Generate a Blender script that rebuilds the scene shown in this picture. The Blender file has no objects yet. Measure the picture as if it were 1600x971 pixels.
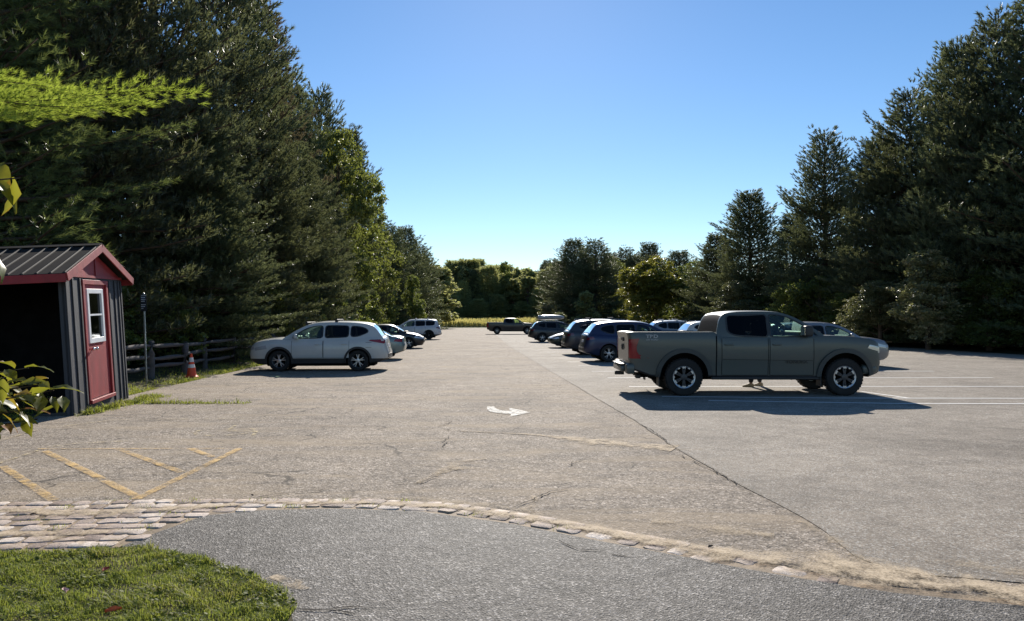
import bpy, bmesh, math, random
import numpy as np
from mathutils import Vector, Matrix
from mathutils.bvhtree import BVHTree

R = math.radians
random.seed(7)
C = bpy.context.scene.collection
scene = bpy.context.scene

# ------------------------------------------------------------------ camera, sky, sun, exposure
CAM_H = 1.75
FPX = 1155.0                      # focal length in pixels of a 1600 wide picture
PITCH = math.atan((500 - 485.5) / FPX)
cam_d = bpy.data.cameras.new('camera')
cam_d.sensor_width = 36.0
cam_d.lens = FPX / 1600 * 36
cam_d.clip_start = 0.05
cam_d.clip_end = 6000
cam = bpy.data.objects.new('camera', cam_d)
C.objects.link(cam)
cam.location = (0, 0, CAM_H)
cam.rotation_euler = (R(90) + PITCH, 0, 0)
scene.camera = cam

SUN_EL = R(28.0)
SUN_AZ = R(1.5)                   # to the right of straight ahead (+Y)
world = bpy.data.worlds.new('World')
scene.world = world
world.use_nodes = True
wn = world.node_tree
for n in list(wn.nodes):
    wn.nodes.remove(n)
sky = wn.nodes.new('ShaderNodeTexSky')
sky.sky_type = 'NISHITA'
sky.sun_disc = False
sky.sun_elevation = SUN_EL
sky.sun_rotation = SUN_AZ
sky.altitude = 300
sky.air_density = 1.0
sky.dust_density = 0.05
sky.ozone_density = 3.0
hs = wn.nodes.new('ShaderNodeHueSaturation')
hs.inputs['Saturation'].default_value = 1.15
hs.inputs['Hue'].default_value = 0.502
bg = wn.nodes.new('ShaderNodeBackground')
bg.inputs['Strength'].default_value = 0.09
wo = wn.nodes.new('ShaderNodeOutputWorld')
wn.links.new(sky.outputs[0], hs.inputs['Color'])
wn.links.new(hs.outputs[0], bg.inputs['Color'])
wn.links.new(bg.outputs[0], wo.inputs['Surface'])

sun_d = bpy.data.lights.new('sun', 'SUN')
sun_d.energy = 5.0
sun_d.angle = R(0.5)
sun_d.color = (1.0, 0.93, 0.83)
sun = bpy.data.objects.new('sun', sun_d)
C.objects.link(sun)
sdir = Vector((math.sin(SUN_AZ) * math.cos(SUN_EL), math.cos(SUN_AZ) * math.cos(SUN_EL), math.sin(SUN_EL)))
sun.rotation_euler = sdir.to_track_quat('Z', 'Y').to_euler()
sun.location = (0, 40, 60)

scene.view_settings.view_transform = 'Standard'
scene.view_settings.look = 'None'
scene.view_settings.exposure = 0.52
scene.view_settings.gamma = 1.0
scene.render.engine = 'CYCLES'
scene.cycles.max_bounces = 6
scene.cycles.transparent_max_bounces = 12

# ------------------------------------------------------------------ helpers
def G(px, py, z=0.0):
    """ground point seen at a pixel of the 1600x971 photograph"""
    u = (px - 800) / FPX
    v = (485.5 - py) / FPX
    d = Vector((u, math.cos(PITCH) - v * math.sin(PITCH), math.sin(PITCH) + v * math.cos(PITCH)))
    t = (z - CAM_H) / d.z
    return Vector((d.x * t, d.y * t, z))

def link(o, parent=None):
    C.objects.link(o)
    if parent is not None:
        o.parent = parent
    return o

def tag(o, label=None, cat=None, group=None, kind=None):
    if label: o['label'] = label
    if cat: o['category'] = cat
    if group: o['group'] = group
    if kind: o['kind'] = kind
    return o

def empty(name, loc=(0, 0, 0), rz=0.0):
    o = bpy.data.objects.new(name, None)
    o.empty_display_size = 0.3
    C.objects.link(o)
    o.location = loc
    o.rotation_euler = (0, 0, rz)
    return o

def obj_bm(name, bm, mats, parent=None, smooth=None):
    me = bpy.data.meshes.new(name)
    bm.to_mesh(me)
    bm.free()
    return obj_me(name, me, mats, parent, smooth)

def obj_me(name, me, mats, parent=None, smooth=None):
    if not isinstance(mats, (list, tuple)):
        mats = [mats]
    if len(me.materials) == 0:
        for m in mats:
            me.materials.append(m)
    if smooth is not None:
        me.polygons.foreach_set('use_smooth', [True] * len(me.polygons))
        me.set_sharp_from_angle(angle=R(smooth))
    o = bpy.data.objects.new(name, me)
    return link(o, parent)

def mesh_arrays(name, verts, faces, k, rnd=None, matidx=None):
    """verts (n,3), faces (m,k) numpy"""
    me = bpy.data.meshes.new(name)
    nv, nf = len(verts), len(faces)
    me.vertices.add(nv)
    me.vertices.foreach_set('co', np.asarray(verts, dtype=np.float32).ravel())
    me.loops.add(nf * k)
    me.loops.foreach_set('vertex_index', np.asarray(faces, dtype=np.int32).ravel())
    me.polygons.add(nf)
    me.polygons.foreach_set('loop_start', np.arange(0, nf * k, k, dtype=np.int32))
    if matidx is not None:
        me.polygons.foreach_set('material_index', np.asarray(matidx, dtype=np.int32))
    me.update(calc_edges=True)
    if rnd is not None:
        a = me.attributes.new('rnd', 'FLOAT', 'POINT')
        a.data.foreach_set('value', np.asarray(rnd, dtype=np.float32))
    return me

def bm_box(bm, cx, cy, cz, sx, sy, sz, rot=None, mi=0, bevel=0.0, seg=1):
    r = bmesh.ops.create_cube(bm, size=1.0)
    vs = r['verts']
    for v in vs:
        v.co = Vector((v.co.x * sx, v.co.y * sy, v.co.z * sz))
    if bevel > 0:
        es = list({e for v in vs for e in v.link_edges})
        rb = bmesh.ops.bevel(bm, geom=es, offset=bevel, segments=seg, affect='EDGES', profile=0.5)
        vs = list({v for f in rb['faces'] for v in f.verts} | {v for v in vs if v.is_valid})
    M = Matrix.Translation((cx, cy, cz))
    if rot is not None:
        M = M @ rot
    bmesh.ops.transform(bm, matrix=M, verts=vs)
    for f in {f for v in vs for f in v.link_faces}:
        f.material_index = mi
    return vs

def bm_tube(bm, pts, rad, seg=8, mi=0, cap=True):
    """tube through pts; rad number or list"""
    pts = [Vector(p) for p in pts]
    n = len(pts)
    rs = rad if isinstance(rad, (list, tuple)) else [rad] * n
    rings = []
    ref = Vector((0, 0, 1))
    for i, p in enumerate(pts):
        t = (pts[min(i + 1, n - 1)] - pts[max(i - 1, 0)]).normalized()
        a = t.cross(ref)
        if a.length < 1e-3:
            a = t.cross(Vector((1, 0, 0)))
        a.normalize()
        b = t.cross(a).normalized()
        rings.append([bm.verts.new(p + (a * math.cos(2 * math.pi * k / seg) + b * math.sin(2 * math.pi * k / seg)) * rs[i]) for k in range(seg)])
    for i in range(n - 1):
        for k in range(seg):
            f = bm.faces.new((rings[i][k], rings[i][(k + 1) % seg], rings[i + 1][(k + 1) % seg], rings[i + 1][k]))
            f.material_index = mi
            f.smooth = True
    if cap:
        for r_ in (rings[0], list(reversed(rings[-1]))):
            try:
                f = bm.faces.new(r_)
                f.material_index = mi
            except ValueError:
                pass

# ------------------------------------------------------------------ materials
def new_mat(name):
    m = bpy.data.materials.new(name)
    m.use_nodes = True
    nt = m.node_tree
    for n in list(nt.nodes):
        nt.nodes.remove(n)
    out = nt.nodes.new('ShaderNodeOutputMaterial')
    return m, nt, out

def N(nt, kind, **kw):
    n = nt.nodes.new(kind)
    for k, v in kw.items():
        if k.startswith('_'):
            n.inputs[k[1:]].default_value = v
        else:
            setattr(n, k, v)
    return n

def ramp(nt, fac, stops, interp='LINEAR'):
    r = nt.nodes.new('ShaderNodeValToRGB')
    r.color_ramp.interpolation = interp
    el = r.color_ramp.elements
    while len(el) > 1:
        el.remove(el[-1])
    el[0].position = stops[0][0]
    el[0].color = (*stops[0][1], 1)
    for p, c in stops[1:]:
        e = el.new(p)
        e.color = (*c, 1)
    nt.links.new(fac, r.inputs[0])
    return r

def g3(v):
    return (v, v, v)

def mixc(nt, a, b, fac, mode='MIX'):
    m = nt.nodes.new('ShaderNodeMix')
    m.data_type = 'RGBA'
    m.blend_type = mode
    for s, x in ((0, fac), (6, a), (7, b)):
        if hasattr(x, 'is_linked') or isinstance(x, bpy.types.NodeSocket):
            nt.links.new(x, m.inputs[s])
        else:
            m.inputs[s].default_value = x if s == 0 else (*x[:3], 1)
    return m.outputs[2]

def coords(nt, scale=(1, 1, 1), kind='Object'):
    tc = nt.nodes.new('ShaderNodeTexCoord')
    mp = nt.nodes.new('ShaderNodeMapping')
    mp.inputs['Scale'].default_value = scale
    nt.links.new(tc.outputs[kind], mp.inputs[0])
    return mp.outputs[0]

def noise(nt, vec, scale, detail=4, rough=0.55, dist=0.0):
    n = N(nt, 'ShaderNodeTexNoise')
    n.inputs['Scale'].default_value = scale
    n.inputs['Detail'].default_value = detail
    n.inputs['Roughness'].default_value = rough
    n.inputs['Distortion'].default_value = dist
    nt.links.new(vec, n.inputs['Vector'])
    return n.outputs['Fac']

def simple(name, col, rough=0.6, metal=0.0, spec=0.5, var=0.12, vscale=6.0, bump=0.0, bscale=40.0, coat=0.0, stretch=(1, 1, 1)):
    m, nt, out = new_mat(name)
    p = N(nt, 'ShaderNodeBsdfPrincipled')
    p.inputs['Roughness'].default_value = rough
    p.inputs['Metallic'].default_value = metal
    p.inputs['Specular IOR Level'].default_value = spec
    if coat:
        p.inputs['Coat Weight'].default_value = coat
        p.inputs['Coat Roughness'].default_value = 0.08
    v = coords(nt, stretch)
    f = noise(nt, v, vscale)
    lo = tuple(c * (1 - var) for c in col)
    hi = tuple(min(1, c * (1 + var)) for c in col)
    r = ramp(nt, f, [(0.3, lo), (0.7, hi)])
    nt.links.new(r.outputs[0], p.inputs['Base Color'])
    rr = N(nt, 'ShaderNodeMapRange')
    rr.inputs['To Min'].default_value = max(0.02, rough - 0.08)
    rr.inputs['To Max'].default_value = min(1, rough + 0.08)
    nt.links.new(f, rr.inputs[0])
    nt.links.new(rr.outputs[0], p.inputs['Roughness'])
    if bump:
        f2 = noise(nt, v, bscale, 3)
        b = N(nt, 'ShaderNodeBump')
        b.inputs['Strength'].default_value = bump
        b.inputs['Distance'].default_value = 0.01
        nt.links.new(f2, b.inputs['Height'])
        nt.links.new(b.outputs[0], p.inputs['Normal'])
    nt.links.new(p.outputs[0], out.inputs[0])
    return m

def foliage(name, c_lo, c_hi, trans=0.35, rough=0.42, spec=0.5, tcol=None, extra=None):
    """leaf/needle material; colour varies with the per-clump attribute rnd and per object"""
    m, nt, out = new_mat(name)
    at = N(nt, 'ShaderNodeAttribute', attribute_name='rnd')
    oi = N(nt, 'ShaderNodeObjectInfo')
    stops = [(0.0, c_lo), (1.0, c_hi)] if extra is None else [(0.0, c_lo), (0.72, c_hi), (0.86, extra), (1.0, extra)]
    r = ramp(nt, at.outputs['Fac'], stops)
    h = N(nt, 'ShaderNodeHueSaturation')
    mr = N(nt, 'ShaderNodeMapRange')
    mr.inputs['To Min'].default_value = 0.7
    mr.inputs['To Max'].default_value = 1.5
    mh = N(nt, 'ShaderNodeMapRange')
    mh.inputs['To Min'].default_value = 0.475
    mh.inputs['To Max'].default_value = 0.515
    wn_ = N(nt, 'ShaderNodeMath', operation='FRACT')
    ml = N(nt, 'ShaderNodeMath', operation='MULTIPLY')
    ml.inputs[1].default_value = 7.31
    nt.links.new(oi.outputs['Random'], ml.inputs[0])
    nt.links.new(ml.outputs[0], wn_.inputs[0])
    nt.links.new(wn_.outputs[0], mh.inputs[0])
    nt.links.new(mh.outputs[0], h.inputs['Hue'])
    nt.links.new(oi.outputs['Random'], mr.inputs[0])
    nt.links.new(mr.outputs[0], h.inputs['Value'])
    nt.links.new(r.outputs[0], h.inputs['Color'])
    p = N(nt, 'ShaderNodeBsdfPrincipled')
    p.inputs['Roughness'].default_value = rough
    p.inputs['Specular IOR Level'].default_value = spec
    nt.links.new(h.outputs[0], p.inputs['Base Color'])
    t = N(nt, 'ShaderNodeBsdfTranslucent')
    if tcol:
        tc = mixc(nt, h.outputs[0], tcol, 0.55)
        nt.links.new(tc, t.inputs[0])
    else:
        nt.links.new(h.outputs[0], t.inputs[0])
    mx = N(nt, 'ShaderNodeMixShader')
    mx.inputs[0].default_value = trans
    nt.links.new(p.outputs[0], mx.inputs[1])
    nt.links.new(t.outputs[0], mx.inputs[2])
    nt.links.new(mx.outputs[0], out.inputs[0])
    return m

def asphalt(name, dark, mid, light, cell=80.0, speck=0.5, patch_col=None, rough=0.75, bumpd=0.006, wear=0.3, cracks=0.0):
    m, nt, out = new_mat(name)
    v = coords(nt)
    p = N(nt, 'ShaderNodeBsdfPrincipled')
    p.inputs['Roughness'].default_value = rough
    p.inputs['Specular IOR Level'].default_value = 0.22
    vo = N(nt, 'ShaderNodeTexVoronoi')
    vo.inputs['Scale'].default_value = cell
    nt.links.new(v, vo.inputs['Vector'])
    sep = N(nt, 'ShaderNodeSeparateColor')
    nt.links.new(vo.outputs['Color'], sep.inputs[0])
    r1 = ramp(nt, sep.outputs[0], [(0.0, dark), (0.35, mid), (0.78, mid), (0.9, light), (1.0, tuple(min(1, c * 1.15) for c in light))])
    vo2 = N(nt, 'ShaderNodeTexVoronoi')
    vo2.inputs['Scale'].default_value = cell * 0.37
    nt.links.new(v, vo2.inputs['Vector'])
    sep2 = N(nt, 'ShaderNodeSeparateColor')
    nt.links.new(vo2.outputs['Color'], sep2.inputs[0])
    r2 = ramp(nt, sep2.outputs[1], [(0.0, g3(0.55)), (0.3, g3(0.95)), (0.5, g3(1.0)), (0.93, g3(1.05)), (0.97, g3(1.4))])
    c1 = mixc(nt, r1.outputs[0], r2.outputs[0], speck, 'MULTIPLY')
    # broad stains, wear and bleaching
    f3 = noise(nt, v, 0.35, 6, 0.62, 0.6)
    r3 = ramp(nt, f3, [(0.3, g3(0.66)), (0.5, g3(1.0)), (0.7, g3(1.25))])
    c2 = mixc(nt, c1, r3.outputs[0], 0.8, 'MULTIPLY')
    f4 = noise(nt, v, 2.6, 6, 0.65)
    r4 = ramp(nt, f4, [(0.35, g3(0.76)), (0.65, g3(1.18))])
    c3 = mixc(nt, c2, r4.outputs[0], 0.8, 'MULTIPLY')
    if patch_col:
        v2 = coords(nt, (0.35, 1.4, 1))
        f5 = noise(nt, v2, 0.9, 7, 0.68, 0.8)
        r5 = ramp(nt, f5, [(0.49, g3(0)), (0.64, g3(wear))])
        c3 = mixc(nt, c3, patch_col, r5.outputs[0])
    # dirt-filled cracks: edges of big distorted cells, broken up by noise
    if cracks:
        nz = N(nt, 'ShaderNodeTexNoise')
        nz.inputs['Scale'].default_value = 1.3
        nz.inputs['Detail'].default_value = 6
        nt.links.new(v, nz.inputs['Vector'])
        vm = N(nt, 'ShaderNodeVectorMath', operation='MULTIPLY_ADD')
        vm.inputs[1].default_value = (1.1, 1.1, 0)
        nt.links.new(nz.outputs['Color'], vm.inputs[0])
        nt.links.new(v, vm.inputs[2])
        vc = N(nt, 'ShaderNodeTexVoronoi', feature='DISTANCE_TO_EDGE')
        vc.inputs['Scale'].default_value = 0.42
        nt.links.new(vm.outputs[0], vc.inputs['Vector'])
        rc = ramp(nt, vc.outputs['Distance'], [(0.0, g3(1)), (0.0028, g3(1)), (0.0062, g3(0))])
        rk = ramp(nt, noise(nt, v, 0.8, 3), [(0.47, g3(0)), (0.56, g3(cracks))])
        mk = N(nt, 'ShaderNodeMath', operation='MULTIPLY')
        nt.links.new(rc.outputs[0], mk.inputs[0])
        nt.links.new(rk.outputs[0], mk.inputs[1])
        c3 = mixc(nt, c3, (0.035, 0.03, 0.025), mk.outputs[0])
    nt.links.new(c3, p.inputs['Base Color'])
    b = N(nt, 'ShaderNodeBump')
    b.inputs['Strength'].default_value = 0.9
    b.inputs['Distance'].default_value = bumpd
    nt.links.new(vo.outputs['Distance'], b.inputs['Height'])
    b2 = N(nt, 'ShaderNodeBump')
    b2.inputs['Strength'].default_value = 0.35
    b2.inputs['Distance'].default_value = 0.05
    nt.links.new(f4, b2.inputs['Height'])
    nt.links.new(b.outputs[0], b2.inputs['Normal'])
    nt.links.new(b2.outputs[0], p.inputs['Normal'])
    nt.links.new(p.outputs[0], out.inputs[0])
    return m

def worn_layer(name, col, col2, lo, hi, scale=9.0, rough=0.8, fine=60.0, use_edge=True):
    """thin layer of paint or sand, worn through by noise; edge fade from attribute rnd"""
    m, nt, out = new_mat(name)
    v = coords(nt)
    p = N(nt, 'ShaderNodeBsdfPrincipled')
    p.inputs['Roughness'].default_value = rough
    f = noise(nt, v, scale, 6, 0.7)
    g = noise(nt, v, fine, 3, 0.6)
    add = N(nt, 'ShaderNodeMath', operation='MULTIPLY_ADD')
    add.inputs[1].default_value = 0.5
    nt.links.new(g, add.inputs[0])
    nt.links.new(f, add.inputs[2])
    fac = add.outputs[0]
    if use_edge:
        at = N(nt, 'ShaderNodeAttribute', attribute_name='rnd')
        s = N(nt, 'ShaderNodeMath', operation='MULTIPLY_ADD')
        s.inputs[1].default_value = 0.55
        nt.links.new(at.outputs['Fac'], s.inputs[0])
        nt.links.new(fac, s.inputs[2])
        fac = s.outputs[0]
    r = N(nt, 'ShaderNodeMapRange')
    r.inputs['From Min'].default_value = lo
    r.inputs['From Max'].default_value = hi
    nt.links.new(fac, r.inputs[0])
    cr = ramp(nt, g, [(0.3, col), (0.7, col2)])
    nt.links.new(cr.outputs[0], p.inputs['Base Color'])
    tr = N(nt, 'ShaderNodeBsdfTransparent')
    mx = N(nt, 'ShaderNodeMixShader')
    nt.links.new(r.outputs[0], mx.inputs[0])
    nt.links.new(tr.outputs[0], mx.inputs[1])
    nt.links.new(p.outputs[0], mx.inputs[2])
    nt.links.new(mx.outputs[0], out.inputs[0])
    return m

def glass(name, tint, gloss=0.05, ior=1.5):
    m, nt, out = new_mat(name)
    tr = N(nt, 'ShaderNodeBsdfTransparent')
    tr.inputs[0].default_value = (*tint, 1)
    gl = N(nt, 'ShaderNodeBsdfGlossy')
    gl.inputs['Roughness'].default_value = gloss
    gl.inputs['Color'].default_value = (0.9, 0.95, 1, 1)
    fr = N(nt, 'ShaderNodeFresnel')
    fr.inputs[0].default_value = ior
    v = coords(nt)
    f = noise(nt, v, 3.0, 2)
    b = N(nt, 'ShaderNodeBump')
    b.inputs['Strength'].default_value = 0.05
    nt.links.new(f, b.inputs['Height'])
    nt.links.new(b.outputs[0], gl.inputs['Normal'])
    mx = N(nt, 'ShaderNodeMixShader')
    nt.links.new(fr.outputs[0], mx.inputs[0])
    nt.links.new(tr.outputs[0], mx.inputs[1])
    nt.links.new(gl.outputs[0], mx.inputs[2])
    nt.links.new(mx.outputs[0], out.inputs[0])
    return m

def carpaint(name, col, metal=0.3, rough=0.35):
    m, nt, out = new_mat(name)
    p = N(nt, 'ShaderNodeBsdfPrincipled')
    v = coords(nt)
    f = noise(nt, v, 2.2, 5, 0.6)
    # road dust on the paint
    r = ramp(nt, f, [(0.4, col), (0.75, tuple(c * 0.85 + (0.012 if c > .05 else .004) for c in col))])
    nt.links.new(r.outputs[0], p.inputs['Base Color'])
    p.inputs['Metallic'].default_value = metal
    p.inputs['Roughness'].default_value = rough
    p.inputs['Coat Weight'].default_value = 0.7 if max(col) > .12 else .35
    p.inputs['Coat Roughness'].default_value = 0.1
    rr = N(nt, 'ShaderNodeMapRange')
    rr.inputs['To Min'].default_value = 0.05
    rr.inputs['To Max'].default_value = 0.22
    nt.links.new(f, rr.inputs[0])
    nt.links.new(rr.outputs[0], p.inputs['Coat Roughness'])
    nt.links.new(p.outputs[0], out.inputs[0])
    return m

M = {}
M['asphalt_old'] = asphalt('old_asphalt', (0.085, 0.068, 0.052), (0.275, 0.227, 0.176), (0.50, 0.43, 0.36), 62, 0.8, (0.36, 0.28, 0.19), wear=0.6, rough=.9, cracks=.85)
M['asphalt_new'] = asphalt('newer_asphalt', (0.14, 0.116, 0.09), (0.275, 0.234, 0.187), (0.44, 0.41, 0.36), 90, 0.55, (0.34, 0.29, 0.23), wear=0.25, bumpd=0.004, rough=.88)
M['asphalt_apron'] = asphalt('apron_asphalt', (0.036, 0.033, 0.03), (0.128, 0.117, 0.104), (0.33, 0.305, 0.275), 80, 0.8, None, bumpd=0.007, cracks=.35)
M['yellow_paint'] = worn_layer('yellow_paint', (0.66, 0.38, 0.10), (0.74, 0.50, 0.18), 1.17, 1.50, 5.0)
M['yellow_faint'] = worn_layer('faint_yellow_paint', (0.55, 0.42, 0.2), (0.62, 0.5, 0.28), 1.24, 1.48, 6.0)
M['white_paint'] = worn_layer('white_paint', (0.74, 0.72, 0.67), (0.84, 0.82, 0.77), 0.95, 1.12, 12.0)
M['white_worn'] = worn_layer('worn_white_paint', (0.50, 0.48, 0.43), (0.66, 0.64, 0.58), 1.12, 1.36, 9.0)
M['sand'] = worn_layer('sand_film', (0.46, 0.35, 0.22), (0.58, 0.46, 0.31), 1.12, 1.42, 5.0, 0.9)
M['sand_thin'] = worn_layer('thin_sand_film', (0.44, 0.34, 0.22), (0.54, 0.43, 0.29), 1.2, 1.62, 3.5, 0.9)
M['crack'] = simple('crack_dirt', (0.035, 0.03, 0.026), 0.95, spec=0.1)  # plain dark dirt colour of the crack ribbons
M['cobble'] = None
M['soil'] = simple('soil', (0.10, 0.075, 0.05), 0.95, spec=0.1, var=0.4, vscale=3, bump=0.6, bscale=25)
M['bed'] = simple('sandy_bed', (0.26, 0.19, 0.12), 0.8, spec=0.3, var=0.45, vscale=5, bump=0.6, bscale=40)
M['grass_sheet'] = simple('grass_ground', (0.075, 0.085, 0.03), 0.95, spec=0.1, var=0.45, vscale=1.1, bump=0.8, bscale=30)
M['verge'] = simple('verge_ground', (0.085, 0.075, 0.04), 0.95, spec=0.1, var=0.5, vscale=2.1, bump=0.8, bscale=30)
M['bark'] = simple('pine_bark', (0.10, 0.07, 0.05), 0.9, spec=0.2, var=0.4, vscale=5, bump=0.9, bscale=14, stretch=(1, 1, 0.25))
M['pine'] = foliage('pine_needles', (0.040, 0.060, 0.028), (0.145, 0.175, 0.085), 0.38, 0.45, 0.75, (0.24, 0.25, 0.09))
M['pine_brown'] = foliage('brown_tinged_needles', (0.05, 0.053, 0.032), (0.17, 0.158, 0.10), 0.38, 0.45, 0.75, (0.26, 0.20, 0.09))
M['whitepine'] = foliage('white_pine_needles', (0.05, 0.08, 0.028), (0.14, 0.18, 0.065), 0.4, 0.45, 0.5, (0.22, 0.25, 0.05))
M['bough'] = foliage('sunlit_pine_needles', (0.20, 0.28, 0.04), (0.38, 0.48, 0.08), 0.55, 0.5, 0.4, (0.62, 0.72, 0.09))  # sunlight put into the colour, far lighter than the same tree's crown
M['leaf'] = foliage('broad_leaves', (0.055, 0.085, 0.025), (0.15, 0.19, 0.055), 0.45, 0.5, 0.4, (0.34, 0.37, 0.06))
M['leaf_yellow'] = foliage('yellowing_leaves', (0.10, 0.12, 0.025), (0.19, 0.19, 0.035), 0.5, 0.4, 0.5, (0.36, 0.33, 0.04))
M['leaf_pale'] = foliage('pale_leaves', (0.08, 0.10, 0.045), (0.16, 0.17, 0.08), 0.4, 0.36, 0.6, (0.28, 0.28, 0.08), extra=(0.26, 0.24, 0.14))
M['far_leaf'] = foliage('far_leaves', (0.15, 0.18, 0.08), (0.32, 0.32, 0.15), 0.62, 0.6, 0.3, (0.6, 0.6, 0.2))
M['golden'] = foliage('goldenrod', (0.24, 0.25, 0.10), (0.58, 0.48, 0.2), 0.4, 0.6, 0.3, (0.5, 0.42, 0.1))
M['grass'] = foliage('grass_blades', (0.075, 0.115, 0.018), (0.26, 0.29, 0.06), 0.48, 0.6, 0.25, (0.42, 0.46, 0.07), extra=(0.33, 0.26, 0.13))
M['black_plastic'] = simple('black_plastic', (0.022, 0.022, 0.023), 0.55, var=0.2)
M['rubber'] = simple('tyre_rubber', (0.022, 0.021, 0.02), 0.8, spec=0.3, var=0.3, bump=0.4, bscale=60)
M['arch'] = simple('wheel_well', (0.008, 0.008, 0.008), 0.95, spec=0.1)
M['rear_tint'] = simple('privacy_glass', (0.010, 0.010, 0.012), 0.6, spec=0.02)
M['alloy'] = simple('alloy', (0.45, 0.45, 0.46), 0.35, 0.9, var=0.1)
M['alloy_dark'] = simple('dark_alloy', (0.05, 0.05, 0.055), 0.4, 0.6, var=0.1)
M['chrome'] = simple('chrome', (0.7, 0.7, 0.72), 0.15, 1.0, var=0.05)
M['glass_clear'] = glass('clear_glass', (0.62, 0.78, 0.70))
M['glass_dark'] = glass('tinted_glass', (0.07, 0.075, 0.09), ior=1.32)
M['glass_black'] = glass('black_glass', (0.03, 0.03, 0.035), ior=1.22)
M['seat'] = simple('seat_fabric', (0.03, 0.03, 0.032), 0.85)
M['tail_red'] = simple('tail_lamp_red', (0.22, 0.002, 0.012), 0.25, spec=0.5, var=0.1, coat=0.2)
M['tail_dark'] = simple('tail_lamp_dark_red', (0.12, 0.008, 0.012), 0.2, spec=0.8, var=0.1, coat=0.6)
M['lamp_clear'] = simple('headlamp_lens', (0.45, 0.46, 0.48), 0.12, 0.3, var=0.1, coat=0.8)
M['seam'] = simple('panel_gap', (0.006, 0.006, 0.006), 0.9, spec=0.1)
M['plate'] = simple('number_plate', (0.5, 0.5, 0.52), 0.4)
M['red_paint'] = simple('red_barn_paint', (0.28, 0.020, 0.024), 0.6, var=0.25, vscale=5, bump=0.3, bscale=40, stretch=(1, 1, 0.3))
M['board'] = simple('charcoal_board', (0.036, 0.039, 0.047), 0.7, var=0.35, vscale=4, bump=0.5, bscale=30, stretch=(1, 1, 0.12))
M['metal_roof'] = simple('ribbed_metal_roof', (0.026, 0.023, 0.022), 0.85, 0.0, spec=0.15, var=0.2, vscale=3)
M['rib_metal'] = simple('roof_rib', (0.10, 0.09, 0.08), 0.7, 0.0, spec=0.2, var=0.2)
M['shade_board'] = simple('shade_black_board', (0.016, 0.015, 0.016), 0.9, spec=0.1, var=0.3, vscale=4)  # shade inside the open shed put into the board colour
M['white_trim'] = simple('white_trim', (0.72, 0.74, 0.76), 0.5, var=0.06)
M['rail_wood'] = simple('weathered_rail', (0.11, 0.10, 0.097), 0.85, spec=0.2, var=0.35, vscale=4, bump=0.6, bscale=20, stretch=(0.2, 0.2, 1))
M['steel'] = simple('galvanised_steel', (0.5, 0.52, 0.52), 0.3, 0.9, var=0.1)
M['sign_black'] = simple('sign_black', (0.012, 0.012, 0.014), 0.5)
M['sign_white'] = simple('sign_white', (0.62, 0.66, 0.70), 0.5)
M['cone_orange'] = simple('cone_orange', (0.72, 0.075, 0.02), 0.55, var=0.12)
M['cone_white'] = simple('cone_white', (0.75, 0.72, 0.68), 0.5, var=0.08)

def cobble_mat():
    m, nt, out = new_mat('pink_granite')
    v = coords(nt)
    p = N(nt, 'ShaderNodeBsdfPrincipled')
    p.inputs['Roughness'].default_value = 0.75
    at = N(nt, 'ShaderNodeAttribute', attribute_name='rnd')
    r = ramp(nt, at.outputs['Fac'], [(0, (0.24, 0.17, 0.135)), (0.5, (0.45, 0.35, 0.285)), (1, (0.62, 0.53, 0.45))])
    f = noise(nt, v, 70, 5, 0.7)
    r2 = ramp(nt, f, [(0.3, g3(0.55)), (0.5, g3(1)), (0.7, g3(1.3))])
    c = mixc(nt, r.outputs[0], r2.outputs[0], 0.9, 'MULTIPLY')
    f3 = noise(nt, v, 4, 5, 0.7)
    r3 = ramp(nt, f3, [(0.5, g3(0)), (0.66, g3(0.8))])
    c = mixc(nt, c, (0.36, 0.26, 0.15), r3.outputs[0])
    nt.links.new(c, p.inputs['Base Color'])
    b = N(nt, 'ShaderNodeBump')
    b.inputs['Strength'].default_value = 0.8
    b.inputs['Distance'].default_value = 0.012
    nt.links.new(noise(nt, v, 38, 5, 0.7), b.inputs['Height'])
    nt.links.new(b.outputs[0], p.inputs['Normal'])
    nt.links.new(p.outputs[0], out.inputs[0])
    return m
M['cobble'] = cobble_mat()
# ------------------------------------------------------------------ ground, lot, markings
def sheet(name, pts, z, mat, kind='structure'):
    bm = bmesh.new()
    vs = [bm.verts.new((p[0], p[1], z)) for p in pts]
    f = bm.faces.new(vs)
    if f.normal.z < 0:
        f.normal_flip()
    bmesh.ops.triangulate(bm, faces=[f])
    o = obj_bm(name, bm, mat)
    o['kind'] = kind
    return o

def ss(t):
    t = max(0.0, min(1.0, t))
    return t * t * (3 - 2 * t)

EDGE_L = lambda y: -9.3 - 0.066 * (y - 22) if y > 12 else -8.6      # left edge of the lot
EDGE_R = lambda y: 25.6 - 0.066 * (y - 36)

sheet('ground', [(-2500, -200), (2500, -200), (2500, 4500), (-2500, 4500)], -0.05, M['grass_sheet'])

# woodland soil to both sides, gently uneven
def terrain(name, x0, x1, y0, y1, nx, ny, zf, mat):
    bm = bmesh.new()
    g = [[bm.verts.new((x0 + (x1 - x0) * i / nx, y0 + (y1 - y0) * j / ny, 0)) for i in range(nx + 1)] for j in range(ny + 1)]
    for row in g:
        for v in row:
            v.co.z = zf(v.co.x, v.co.y)
    for j in range(ny):
        for i in range(nx):
            f = bm.faces.new((g[j][i], g[j][i + 1], g[j + 1][i + 1], g[j + 1][i]))
            f.smooth = True
    o = obj_bm(name, bm, mat)
    o['kind'] = 'structure'
    return o

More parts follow.
